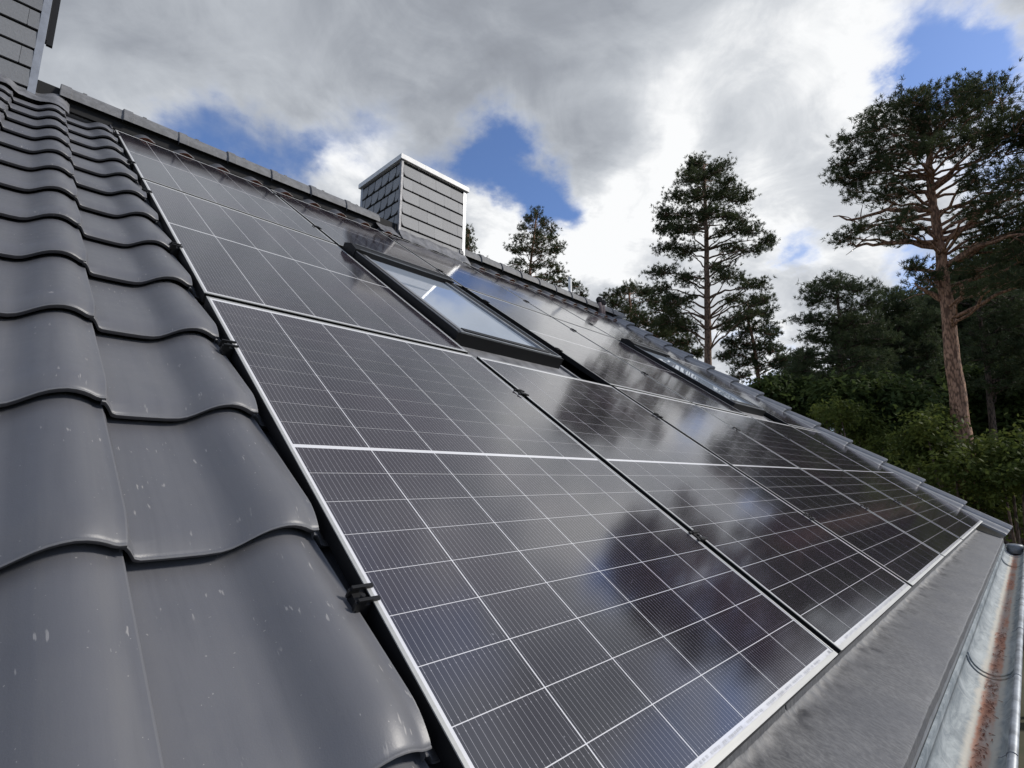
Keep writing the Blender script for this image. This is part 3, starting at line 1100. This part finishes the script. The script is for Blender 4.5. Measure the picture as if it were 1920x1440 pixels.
# back leg with a turned pale edge
back = [[(xx, GY + GR, GZc), (xx, GY + GR, GZc + 0.022), (xx, GY + GR + 0.007, GZc + 0.023)] for xx in (UL, GX1)]
g.grid(back, 0, False)
outer = [[(xx, GY + (GR + 0.0012) * math.cos(a), GZc + (GR + 0.0012) * math.sin(a)) for a in reversed(arc)] for xx in np.linspace(UL, GX1, 4)]
g.grid(outer, 0, True)
gut = obj("gutter", g.mesh("gutter", [M["gutter"]]), house)
g = MB()
g.tube([(UL, GY - GR - 0.004, GZc + 0.004), (GX1, GY - GR - 0.004, GZc + 0.004)], 0.0105, 14)
obj("bead", g.mesh("bead", [M["bead"]]), gut)
for cx in (0.62, 0.98, 1.42, 2.15, 2.95, 3.8, 4.7, 5.6, 6.5):
    g = MB()
    pts = [(cx, GY - GR - 0.004 + 0.0118 * math.cos(a), GZc + 0.004 + 0.0118 * math.sin(a)) for a in np.linspace(math.radians(-140), math.radians(150), 14)]
    pts = [(cx, GY - GR + 0.030, GZc - 0.002)] + list(reversed(pts)) if False else pts
    g.tube(pts, 0.0012, 5)
    g.tube([(cx, GY - GR + 0.0075, GZc + 0.006), (cx, GY - GR + 0.018, GZc - 0.004), (cx, GY - GR + 0.024, GZc - 0.006)], 0.0012, 5)
    obj("clip", g.mesh("clip", [M["zinc_trim"]]), gut)
for sx in (2.35, 5.9):                           # lapped joint with a raised ring
    g = MB()
    for dx_ in (0.0, 0.05):
        pts = [(sx + dx_, GY + (GR - 0.003) * math.cos(a), GZc + (GR - 0.003) * math.sin(a)) for a in arc]
        g.tube(pts, 0.0035, 6)
    obj("joint_ring", g.mesh("joint_ring", [M["gutter"]]), gut)
# stop end: short sleeve with two rings and a domed plate
g = MB()
for dx_, r_ in ((-0.30, 0.004), (-0.17, 0.004), (-0.02, 0.005)):
    pts = [(GX1 + dx_, GY + (GR - 0.002) * math.cos(a), GZc + (GR - 0.002) * math.sin(a)) for a in arc]
    g.tube(pts, r_, 6)
obj("stop_end", g.mesh("stop_end", [M["bead"]]), gut)
g = MB()
full = [2 * math.pi * k_ / 28 for k_ in range(28)]
g.tube([(GX1 - 0.08, GY, GZc - 0.055), (GX1 - 0.08, GY, GZc + 0.018), (GX1 - 0.08, GY, GZc + 0.030), (GX1 - 0.08, GY, GZc + 0.036)], [0.062, 0.064, 0.058, 0.030], 24)
g.tube([(GX1 - 0.08 + 0.064 * math.cos(a), GY + 0.064 * math.sin(a), GZc + 0.019) for a in full + [0.0]], 0.004, 6, caps=False)
obj("collar", g.mesh("collar", [M["bead"]]), gut)
g = MB()
g.add([(GX1, GY + GR * math.cos(a), GZc + GR * math.sin(a)) for a in arc], [tuple(range(len(arc)))])
obj("end_plate", g.mesh("end_plate", [M["zinc_trim"]]), gut)

# dry needles and crumbs lying along the gutter bottom
n_l = 480
T = np.zeros((n_l * 2, 3, 3))
for i in range(n_l):
    xx = float(np.interp(rng.random(), [0, 0.75, 1], [0.3, 3.2, 6.4]))
    dens_ = mnoise.noise(Vector((xx * 2.4, 3.3, 0)))
    ang0 = rng.normal(0, 0.15)
    yy = GY - 0.001 + GR * 0.9 * ang0 * (0.9 + 0.4 * dens_)
    zb_ = GZc - math.sqrt(max(GR ** 2 - (yy - GY) ** 2, 0)) + 0.0022
    L = rng.uniform(0.006, 0.022)
    th_ = rng.uniform(0, math.pi) if rng.random() < 0.4 else rng.normal(0.5, 0.5)
    ddx, ddy = math.cos(th_) * L / 2, math.sin(th_) * L / 2
    wd = rng.uniform(0.0008, 0.0022)
    px_, py_ = -math.sin(th_) * wd, math.cos(th_) * wd
    h_ = rng.uniform(0.0, 0.003)
    c_ = np.array([xx, yy, zb_ + h_])
    a_, b_ = c_ - [ddx, ddy, 0], c_ + [ddx, ddy, 0.001]
    q_ = np.array([px_, py_, 0.0])
    T[2 * i] = [a_ - q_, b_ - q_, b_ + q_]
    T[2 * i + 1] = [a_ - q_, b_ + q_, a_ + q_]
lit = obj("pine_needle_litter", tris_mesh("pine_needle_litter", T, [M["needle_litter"]]), kind="stuff")
tag(lit, "reddish brown dry needles and crumbs lying in the zinc gutter", "leaf litter")

# ------------------------------------------------------------------ small things on the ridge
g = MB()
vp = at(1069, 552, 8.05)
g.tube([vp - Vector((0, 0, 0.35)), vp + Vector((0, 0, 0.27))], 0.028, 14)
g.tube([vp + Vector((0, 0, 0.262)), vp + Vector((0, 0, 0.285))], [0.033, 0.031], 14)
tag(obj("vent_pipe", g.mesh("vent_pipe", [M["white_metal"]])), "thin pale vent pipe standing up behind the ridge caps", "pipe")
ornament = obj("ridge_vent", None, loc=at(1128, 585, 8.6))
tag(ornament, "pair of dark round cowls on short stubby stems at the far ridge", "vent")
for i, (dx_, dh) in enumerate(((-0.06, 0.20), (0.045, 0.17))):
    g = MB()
    g.tube([(dx_ * 0.5, 0, -0.15), (dx_ * 0.7, 0, 0.05), (dx_, 0.0, dh - 0.05)], [0.05, 0.045, 0.03], 10)
    obj("stem", g.mesh("stem", [M["stem"]]), ornament)
    g = MB()
    g.tube([(dx_ - 0.01, -0.02, dh), (dx_ - 0.005, -0.01, dh), (dx_ + 0.02, 0.02, dh), (dx_ + 0.025, 0.03, dh)], [0.03, 0.055, 0.055, 0.02], 14)
    obj("cowl", g.mesh("cowl", [M["deck"]]), ornament)


# ------------------------------------------------------------------ trees
def unit(a):
    return a / np.maximum(np.linalg.norm(a, axis=-1, keepdims=True), 1e-9)


def tufts(centres, axes, L, wd, m, spread=0.9):
    n = len(centres)
    d = unit(axes[:, None, :] * 0.75 + rng.normal(0, spread, (n, m, 3)) * 0.62)
    ln = L * rng.uniform(0.65, 1.15, (n, m, 1))
    side = unit(np.cross(d, rng.normal(0, 1, (n, m, 3)))) * (wd / 2)
    c = centres[:, None, :] + rng.normal(0, L * 0.18, (n, m, 3))
    V = np.stack([c - side, c + side, c + d * ln], axis=2)
    return V.reshape(-1, 3, 3)


def bez(p0, p1, p2, n):
    return [p0 * (1 - t) ** 2 + p1 * 2 * t * (1 - t) + p2 * t * t for t in (i / (n - 1) for i in range(n))]


def pine(name, label, group, dist, trunk_px, trunk_r, pads, seed, needle=0.11, width=0.014, m=16, dens=1.0, mat="needles", bark="bark", bare=(), depth=0.75, base_shift=(0, 0)):
    """trunk_px: photo points from low to high; pads: (px, py, rx, ry) foliage cushions, spread in depth round the trunk"""
    global rng
    rng = np.random.default_rng(seed)
    rr = random.Random(seed)
    tp = [at(px, py, dist) for px, py in trunk_px]
    dirn = (tp[0] - tp[1]).normalized()
    foot = tp[0] + dirn * ((tp[0].z - GZ + 0.1) / max(-dirn.z, 0.3))
    foot.x = tp[0].x + (foot.x - tp[0].x) * 0.9
    foot.y = tp[0].y + (foot.y - tp[0].y) * 0.9
    foot.z = GZ - 0.1
    pts = [foot] + tp
    # finer polyline with slight wander
    line = []
    for i in range(len(pts) - 1):
        for q in range(6):
            t = q / 6
            p = pts[i].lerp(pts[i + 1], t)
            line.append(p + Vector((rr.uniform(-1, 1), rr.uniform(-1, 1), 0)) * trunk_r * 0.07)
    line.append(pts[-1])
    z0_, z1_ = line[0].z, line[-1].z
    rad = [trunk_r * (1.05 - 0.80 * ((p.z - z0_) / (z1_ - z0_)) ** 1.15) for p in line]
    root = obj(name, None, loc=foot)
    tag(root, label, "tree", group)
    org = foot.copy()
    wood = MB()
    wood.tube([p - org for p in line], rad, 10)
    tocam = (CAM - pts[len(pts) // 2])
    tocam.z = 0
    tocam.normalize()
    rightv = Vector((0, 0, 1)).cross(tocam).normalized()
    allc, alla = [], []
    top = pts[-1]
    xs = [abs((at(p[0], p[1], dist) - top).dot(rightv)) for p in pads]
    halfw = max(xs) if xs else 2.0
    for (px, py, rx, ry) in pads:
        pc = at(px, py, dist)
        off = (pc - top).dot(rightv)
        room = math.sqrt(max(halfw ** 2 * 1.1 - off ** 2, 0.1))
        copies = [rr.uniform(0.1, 0.9) * room * depth, rr.uniform(-0.9, -0.1) * room * depth]
        for dz_ in copies:
            # stay on the same sight line so the outline is kept, at another true distance
            dd = dist - dz_
            c = at(px + rr.gauss(0, 0.22 * rx), py + rr.gauss(0, 0.3 * ry), dd)
            Rx, Ry = rx / FPX * dd, ry / FPX * dd
            # limb from trunk
            zt_ = min(max(c.z - 0.25 * (c - top).length * 0.6, line[4].z), line[-1].z - 0.05)
            bi = min(range(len(line)), key=lambda i: abs(line[i].z - zt_))
            b0 = line[bi]
            mid = b0.lerp(c, 0.55) + Vector((0, 0, rr.uniform(-0.05, 0.35) * (c - b0).length * 0.35))
            lr = min(rad[bi] * 0.45, 0.02 + 0.012 * (c - b0).length)
            cv = bez(b0, mid, c, 8)
            cv = [q + Vector((rr.uniform(-1, 1), rr.uniform(-1, 1), rr.uniform(-1, 1))) * 0.05 * (i > 0) for i, q in enumerate(cv)]
            wood.tube([q - org for q in cv], [lr * (1 - 0.75 * i / 7) for i in range(8)], 5, caps=False)
            ntw = int(max(8, 24 * dens * (Rx * Ry) ** 0.5))
            for _ in range(ntw):
                th_ = rr.uniform(0, 2 * math.pi)
                r_ = math.sqrt(rr.random())
                e = c + rightv * (Rx * r_ * math.cos(th_)) + tocam * (Rx * 0.9 * r_ * math.sin(th_)) + Vector((0, 0, Ry * rr.uniform(-0.95, 1.0)))
                s0_ = c.lerp(e, 0.12) - Vector((0, 0, Ry * 0.35))
                md = s0_.lerp(e, 0.5) - Vector((0, 0, 0.10 * (e - s0_).length))
                tw = bez(s0_, md, e, 4)
                wood.tube([q - org for q in tw], [0.010 * dist / 14, 0.008 * dist / 14, 0.006 * dist / 14, 0.003 * dist / 14], 3, caps=False)
                ln = (e - s0_).length
                nt_ = max(4, int(ln / (needle * 0.36)))
                ax = (e - s0_).normalized()
                for q in range(nt_):
                    t = 0.35 + 0.65 * (q + rr.random()) / nt_
                    p = s0_.lerp(e, min(t, 1.0)) - Vector((0, 0, 0.4 * t * (1 - t) * 0.10 * ln))
                    jit = needle * 0.95
                    allc.append((p.x - org.x + rr.gauss(0, jit), p.y - org.y + rr.gauss(0, jit), p.z - org.z + rr.gauss(0, jit * 0.7)))
                    a_ = (ax + Vector((rr.gauss(0, .5), rr.gauss(0, .5), 0.55 + rr.gauss(0, .4)))).normalized()
                    alla.append(tuple(a_))
    for lst in bare:                             # dead or bare limbs: photo points, last entry is the depth shift
        dsh = lst[-1]
        bp = [at(px, py, dist + dsh * i / (len(lst) - 2)) for i, (px, py) in enumerate(lst[:-1])]
        fine = []
        for i in range(len(bp) - 1):
            for q in range(4):
                fine.append(bp[i].lerp(bp[i + 1], q / 4) + Vector((rr.uniform(-1, 1), rr.uniform(-1, 1), rr.uniform(-1, 1))) * 0.03)
        fine.append(bp[-1])
        r0 = trunk_r * 0.30
        wood.tube([q - org for q in fine], [r0 * (1 - 0.8 * i / (len(fine) - 1)) for i in range(len(fine))], 6)
        for q in fine[3::2]:
            e = q + Vector((rr.uniform(-1, 1), rr.uniform(-1, 1), rr.uniform(-0.5, 0.7))) * 0.45
            wood.tube([q - org, q.lerp(e, .5) - org + Vector((0, 0, .04)), e - org], [r0 * .25, r0 * .18, r0 * .08], 4, caps=False)
    obj("trunk", wood.mesh("trunk", [M[bark]]), root)
    V = tufts(np.array(allc), np.array(alla), needle, width, m)
    obj("crown", tris_mesh("crown", V, [M[mat]]), root)
    return root, len(V)


FRONT = "pines standing beyond the roof"
ntri = 0
specs = []
specs.append(dict(name="pine_tree", label="tallest pine at the picture's right, with bare orange trunk and wide dark crown", group=FRONT, dist=13.0,
    trunk_px=[(1808, 850), (1795, 740), (1778, 600), (1765, 480), (1752, 400), (1742, 320), (1745, 255)], trunk_r=0.20,
    pads=[(1840, 168, 40, 18), (1790, 180, 42, 18), (1745, 185, 40, 18), (1875, 190, 42, 22), (1700, 195, 34, 16), (1662, 212, 34, 15), (1640, 240, 36, 15),
          (1690, 235, 44, 20), (1740, 232, 46, 22), (1790, 228, 46, 22), (1845, 230, 46, 24), (1895, 238, 40, 24), (1605, 268, 30, 13), (1650, 275, 42, 16),
          (1700, 278, 44, 17), (1755, 275, 42, 16), (1815, 275, 46, 20), (1875, 285, 46, 24), (1585, 300, 30, 12), (1630, 308, 40, 14), (1680, 315, 38, 14),
          (1575, 328, 26, 11), (1620, 338, 34, 12), (1665, 345, 30, 11), (1600, 362, 22, 10), (1650, 375, 26, 10), (1845, 330, 44, 18), (1895, 335, 38, 20),
          (1700, 360, 26, 9), (1870, 372, 44, 14), (1830, 395, 34, 10), (1582, 448, 22, 8), (1612, 425, 18, 12), (1676, 422, 28, 14), (1700, 440, 22, 8), (1690, 405, 26, 10),
          (1885, 415, 42, 15), (1850, 450, 44, 12), (1900, 470, 36, 16), (1840, 500, 42, 13), (1890, 525, 40, 16), (1820, 535, 40, 12), (1735, 522, 22, 8), (1715, 500, 16, 6),
          (1960, 220, 50, 40), (1985, 300, 50, 40), (1975, 390, 50, 35), (1990, 480, 50, 35), (2040, 350, 50, 50)],
    seed=21, needle=0.092, width=0.015, m=15, dens=1.02,
    bare=[[(1752, 398), (1700, 392), (1650, 396), (1600, 410), (1562, 406), 0.3], [(1757, 460), (1700, 450), (1662, 455), (1610, 460), (1590, 458), -0.4],
          [(1762, 452), (1820, 420), (1870, 380), (1925, 342), 0.5], [(1772, 500), (1820, 470), (1880, 445), (1940, 432), -0.8], [(1760, 520), (1735, 505), (1704, 498), 0.2],
          [(1765, 560), (1740, 545), (1715, 530), -0.3], [(1745, 335), (1700, 330), (1660, 325), 0.6], [(1750, 350), (1790, 320), (1850, 290), 0.6]]))
specs.append(dict(name="pine_tree", label="lone slender pine in the middle, its straight trunk rising from behind the verge", group=FRONT, dist=21.0,
    trunk_px=[(1328, 680), (1326, 560), (1325, 450), (1322, 370), (1320, 310)], trunk_r=0.20,
    pads=[(1320, 300, 26, 10), (1298, 312, 24, 10), (1345, 312, 26, 11), (1320, 330, 34, 13), (1285, 338, 24, 12), (1365, 340, 26, 12), (1270, 365, 24, 12), (1310, 365, 36, 14), (1355, 368, 32, 13),
          (1392, 372, 22, 10), (1258, 395, 26, 13), (1300, 398, 34, 14), (1345, 402, 30, 12), (1385, 405, 24, 10), (1244, 425, 22, 12), (1285, 430, 32, 13), (1375, 432, 32, 9), (1415, 432, 28, 11), (1440, 452, 20, 11),
          (1252, 460, 26, 12), (1290, 470, 26, 11), (1368, 462, 24, 8), (1410, 468, 22, 8), (1350, 500, 24, 7), (1245, 510, 28, 12), (1285, 520, 26, 11), (1235, 545, 24, 12), (1270, 560, 32, 14),
          (1375, 520, 28, 9), (1410, 535, 26, 10), (1430, 560, 20, 10), (1370, 560, 22, 8), (1400, 590, 26, 10), (1250, 600, 34, 14), (1290, 610, 26, 12), (1360, 610, 20, 7)],
    seed=22, needle=0.115, width=0.022, m=13, dens=1.5, bark="bark_mid",
    bare=[[(1326, 470), (1370, 455), (1410, 450), 0.6], [(1327, 560), (1360, 545), (1400, 540), -0.5], [(1327, 600), (1290, 585), (1250, 590), 0.4], [(1324, 430), (1280, 420), 0.5]]))
specs.append(dict(name="pine_tree", label="pine with a spiky narrow top seen just right of the small chimney", group=FRONT, dist=24.0,
    trunk_px=[(995, 545), (993, 510), (1000, 450), (1006, 405)], trunk_r=0.16,
    pads=[(1006, 398, 9, 7), (996, 412, 13, 7), (1018, 416, 14, 8), (984, 428, 15, 7), (1008, 434, 18, 8), (1032, 430, 12, 6), (978, 446, 16, 7), (1003, 452, 22, 8), (1030, 448, 18, 8), (1046, 462, 14, 5),
          (960, 470, 14, 6), (985, 468, 18, 7), (1012, 474, 20, 8), (1038, 470, 16, 6), (968, 492, 18, 6), (1030, 494, 20, 7), (1050, 505, 14, 7), (1000, 500, 16, 5), (975, 512, 18, 6), (1018, 520, 22, 7), (1050, 525, 20, 8),
          (1075, 535, 16, 8), (1090, 550, 13, 6), (1040, 545, 22, 7)], seed=23, needle=0.12, width=0.024, m=12, dens=1.25))
specs.append(dict(name="pine_tree", label="small piece of pine crown peeking out behind the right edge of the small chimney", group=FRONT, dist=26.0,
    trunk_px=[(878, 520), (878, 480), (877, 440)], trunk_r=0.15,
    pads=[(877, 434, 8, 7), (880, 448, 11, 8), (882, 464, 13, 8), (884, 478, 15, 7), (900, 488, 14, 5), (868, 455, 12, 10), (915, 496, 8, 4)], seed=24, needle=0.12, width=0.024, m=12, dens=1.5))
specs.append(dict(name="pine_tree", label="bushy low pine crown behind the ridge, left of the lone slender pine", group=FRONT, dist=26.0,
    trunk_px=[(1185, 660), (1183, 600), (1180, 550)], trunk_r=0.18,
    pads=[(1175, 540, 22, 10), (1150, 552, 20, 9), (1200, 548, 24, 11), (1160, 572, 24, 10), (1225, 562, 24, 12), (1190, 578, 30, 12), (1240, 585, 26, 12), (1215, 605, 34, 13), (1180, 605, 26, 10), (1260, 620, 32, 14),
          (1228, 632, 32, 12), (1285, 645, 30, 13), (1255, 655, 30, 10), (1300, 660, 24, 8)], seed=25, needle=0.125, width=0.026, m=12, dens=1.35))
specs.append(dict(name="pine_tree", label="short leaning pine right behind the verge, right of the lone slender pine", group=FRONT, dist=23.0,
    trunk_px=[(1425, 735), (1420, 690), (1412, 640), (1400, 590)], trunk_r=0.17,
    pads=[(1398, 570, 26, 12), (1425, 590, 24, 10), (1375, 600, 24, 12), (1408, 612, 32, 13), (1440, 625, 24, 10), (1380, 640, 30, 12), (1420, 645, 32, 11), (1455, 655, 24, 10), (1372, 668, 26, 9), (1400, 678, 30, 9), (1445, 682, 28, 10),
          (1470, 672, 18, 7), (1390, 702, 24, 7), (1440, 710, 24, 7)], seed=26, needle=0.12, width=0.024, m=12, dens=1.2, mat="needles_deep"))
specs.append(dict(name="pine_tree", label="dark layered pine with a flat topped crown, left of the orange trunk", group=FRONT, dist=17.0,
    trunk_px=[(1572, 790), (1574, 700), (1576, 620), (1570, 560)], trunk_r=0.15,
    pads=[(1545, 525, 30, 9), (1575, 535, 32, 11), (1610, 545, 30, 11), (1530, 545, 24, 8), (1560, 560, 34, 11), (1605, 572, 34, 12), (1515, 595, 24, 8), (1545, 600, 30, 9), (1590, 602, 34, 11), (1630, 600, 26, 12), (1520, 630, 26, 8),
          (1560, 640, 28, 7), (1610, 635, 32, 11), (1645, 630, 26, 12), (1500, 665, 24, 7), (1540, 672, 32, 8), (1600, 668, 34, 9), (1645, 668, 30, 12), (1505, 695, 22, 6), (1560, 700, 32, 8), (1625, 702, 34, 10)],
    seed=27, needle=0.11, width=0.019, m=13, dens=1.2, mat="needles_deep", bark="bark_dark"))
specs.append(dict(name="pine_tree", label="dark rounded pine standing close behind the orange trunk on its left", group=FRONT, dist=20.0,
    trunk_px=[(1690, 790), (1686, 700), (1682, 600)], trunk_r=0.15,
    pads=[(1680, 555, 28, 10), (1655, 570, 26, 10), (1705, 570, 28, 11), (1680, 590, 34, 12), (1725, 592, 28, 12), (1655, 605, 28, 12), (1700, 618, 34, 13), (1735, 630, 24, 12), (1665, 640, 32, 12), (1710, 655, 34, 13),
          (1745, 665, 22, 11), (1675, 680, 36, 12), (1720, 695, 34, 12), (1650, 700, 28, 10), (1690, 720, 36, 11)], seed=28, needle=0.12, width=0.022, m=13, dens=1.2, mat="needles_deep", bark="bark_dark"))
specs.append(dict(name="pine_tree", label="thin grey pine trunk with sparse boughs right of the orange trunk", group=FRONT, dist=16.5,
    trunk_px=[(1864, 830), (1852, 700), (1838, 600), (1828, 540)], trunk_r=0.12,
    pads=[(1835, 545, 28, 9), (1870, 560, 32, 11), (1905, 575, 28, 12), (1850, 590, 30, 9), (1895, 610, 34, 12), (1830, 625, 24, 8), (1880, 640, 36, 11), (1915, 655, 26, 12), (1850, 670, 30, 9), (1900, 690, 34, 12), (1870, 715, 34, 10), (1935, 620, 26, 20), (1950, 700, 30, 25)],
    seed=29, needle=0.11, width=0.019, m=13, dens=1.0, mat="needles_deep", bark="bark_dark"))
for s in specs:
    ntri += pine(**s)[1]


def bush(name, label, cat, group, dist, pads, seed, leaf=0.055, mat="leaves", n_per=1700, stems=5, depth=1.0):
    global rng
    rng = np.random.default_rng(seed)
    rr = random.Random(seed)
    cx = sum(p[0] for p in pads) / len(pads)
    base = at(cx, 800, dist)
    base.z = GZ - 0.05
    root = obj(name, None, loc=base)
    tag(root, label, cat, group)
    wood = MB()
    out = []
    for (px, py, rx, ry) in pads:
        dd = dist + rr.uniform(-depth, depth)
        c = at(px, py, dd)
        Rx, Ry = rx / FPX * dd, ry / FPX * dd
        n = int(n_per * (Rx * Ry) ** 0.75 * 2.2)
        # sprigs: leaves in small clusters on the outer part of the cushion
        ns = max(12, n // 14)
        d = unit(rng.normal(0, 1, (ns, 3)))
        rad_ = rng.uniform(0.35, 1.0, (ns, 1)) ** 0.6
        sc = np.array([c.x - base.x, c.y - base.y, c.z - base.z]) + d * rad_ * np.array([Rx, Rx, Ry]) * (1 + 0.25 * rng.normal(0, 1, (ns, 1)))
        lc = (sc[:, None, :] + rng.normal(0, leaf * 1.3, (ns, 14, 3))).reshape(-1, 3)
        nrm = unit(np.repeat(d, 14, 0) * 0.5 + np.array([0, 0, 0.7]) + rng.normal(0, 0.55, (len(lc), 3)))
        a = unit(np.cross(nrm, rng.normal(0, 1, (len(lc), 3))))
        b = np.cross(nrm, a)
        s = leaf * rng.uniform(0.6, 1.2, (len(lc), 1))
        p0, p1, p2, p3 = lc - a * s, lc + b * s * 0.45, lc + a * s, lc - b * s * 0.45
        out.append(np.stack([p0, p1, p2], 1))
        out.append(np.stack([p0, p2, p3], 1))
        q0 = Vector((rr.uniform(-.3, .3), rr.uniform(-.3, .3), 0))
        q2 = c - base
        wood.tube(bez(q0, q0.lerp(q2, 0.5) + Vector((0, 0, 0.3)), q2, 6), [0.05, 0.045, 0.04, 0.03, 0.02, 0.01], 5)
    obj("stem", wood.mesh("stem", [M["bark_dark"]]), root)
    V = np.concatenate(out)
    obj("foliage", tris_mesh("foliage", V, [M[mat]]), root)
    return len(V)


UNDER = "broadleaf growth below the pines"
ntri += bush("leafy_shrub", "yellowish green shrub left of the orange trunk's foot", "shrub", UNDER, 12.2, [(1735, 800, 30, 26), (1765, 790, 26, 20), (1715, 835, 34, 26), (1760, 840, 38, 28), (1740, 880, 44, 30), (1790, 885, 40, 28), (1780, 850, 20, 20)], 41)
ntri += bush("leafy_shrub", "mid green shrub right of the orange trunk, above the gutter end", "shrub", UNDER, 12.6, [(1850, 850, 34, 26), (1890, 835, 34, 26), (1830, 890, 40, 28), (1880, 900, 44, 34), (1915, 880, 30, 30), (1860, 945, 46, 34), (1910, 955, 36, 34), (1820, 940, 30, 26), (1960, 900, 40, 50)], 42)
ntri += bush("leafy_shrub", "low green shrub just above the verge tiles, below the flat topped pine", "shrub", UNDER, 14.5, [(1575, 775, 30, 20), (1610, 790, 32, 20), (1545, 775, 28, 16), (1640, 815, 30, 18), (1600, 810, 30, 16), (1655, 840, 24, 14)], 43)
ntri += bush("leafy_tree", "deep green broadleaf tree in the shade between flat topped pine and orange trunk", "tree", UNDER, 16.5, [(1640, 740, 46, 30), (1690, 750, 44, 32), (1600, 745, 36, 24), (1660, 790, 44, 30), (1710, 800, 40, 30), (1690, 845, 40, 28), (1700, 890, 44, 28), (1560, 740, 34, 20), (1660, 820, 40, 24)], 44, mat="leaves_dark", leaf=0.09)
ntri += bush("leafy_tree", "sunlit broadleaf crown right of the orange trunk, behind the thin grey trunk", "tree", UNDER, 18.5, [(1840, 720, 40, 26), (1885, 740, 44, 30), (1830, 770, 44, 28), (1880, 795, 46, 30), (1915, 770, 30, 34), (1850, 810, 40, 26), (1945, 740, 40, 50)], 45, mat="leaves_dark", leaf=0.10)
ntri += bush("leafy_tree", "dark leafy growth above the verge under the short leaning pine", "tree", UNDER, 22.0, [(1470, 725, 34, 20), (1500, 745, 34, 20), (1530, 730, 34, 24), (1440, 730, 28, 14), (1520, 765, 34, 16), (1480, 760, 30, 12)], 46, mat="leaves_dark", leaf=0.11)

# farther forest: individual darker pines and broadleaf trees closing the view
BACK = "trees of the wood farther back"
rr = random.Random(77)
proto = []
for kind in range(3):
    px0 = 1600
    pads = []
    for j in range(26):
        t = j / 25
        w_ = (30 + 60 * math.sin(math.pi * min(1, t * 0.9 + 0.1))) * 0.55
        pads.append((px0 + rr.uniform(-w_, w_), 560 + 300 * t, 26 + 10 * rr.random(), 13 + 5 * rr.random()))
    s = pine("pine_tree", "dark pine of the wood farther back, mostly hidden behind nearer trees", BACK, 34.0, [(px0 + 2, 900), (px0 + 1, 760), (px0, 640), (px0, 560)], 0.2, pads, 90 + kind,
             needle=0.2, width=0.05, m=9, dens=0.75, mat="needles_deep", bark="bark_dark")
    proto.append(s[0])
    ntri += s[1]


def dup(root, loc, rz, sc, label=None):
    r = root.copy()
    COL.objects.link(r)
    r.location = loc
    r.rotation_euler = (0, 0, rz)
    r.scale = (sc, sc, sc)
    if label:
        r["label"] = label
    for ch_ in list(root.children):
        c_ = ch_.copy()
        COL.objects.link(c_)
        c_.parent = r
    return r


spots = [(1480, 33, 0.9), (1530, 40, 1.1), (1640, 30, 0.95), (1660, 42, 1.15), (1720, 35, 1.05), (1770, 30, 0.9), (1800, 40, 1.2), (1850, 31, 1.0), (1900, 36, 1.1), (1940, 29, 1.0), (1990, 33, 1.1),
         (1420, 44, 0.95), (1370, 40, 0.8), (2060, 30, 1.0), (1585, 36, 0.95)]
for i, (px, dd, sc) in enumerate(spots):
    p = at(px, 860, dd)
    p.z = GZ - 0.1
    if i < 3:
        r = proto[i]
        r.location = p
        r.rotation_euler = (0, 0, rr.uniform(0, 6.28))
        r.scale = (sc * 0.8, sc * 0.8, sc * 0.8)
    else:
        dup(proto[i % 3], p, rr.uniform(0, 6.28), sc * (rr.uniform(0.86, 1.0) if px > 1600 else rr.uniform(0.70, 0.82)))
print("foliage triangles", ntri, "objects", len(bpy.data.objects))
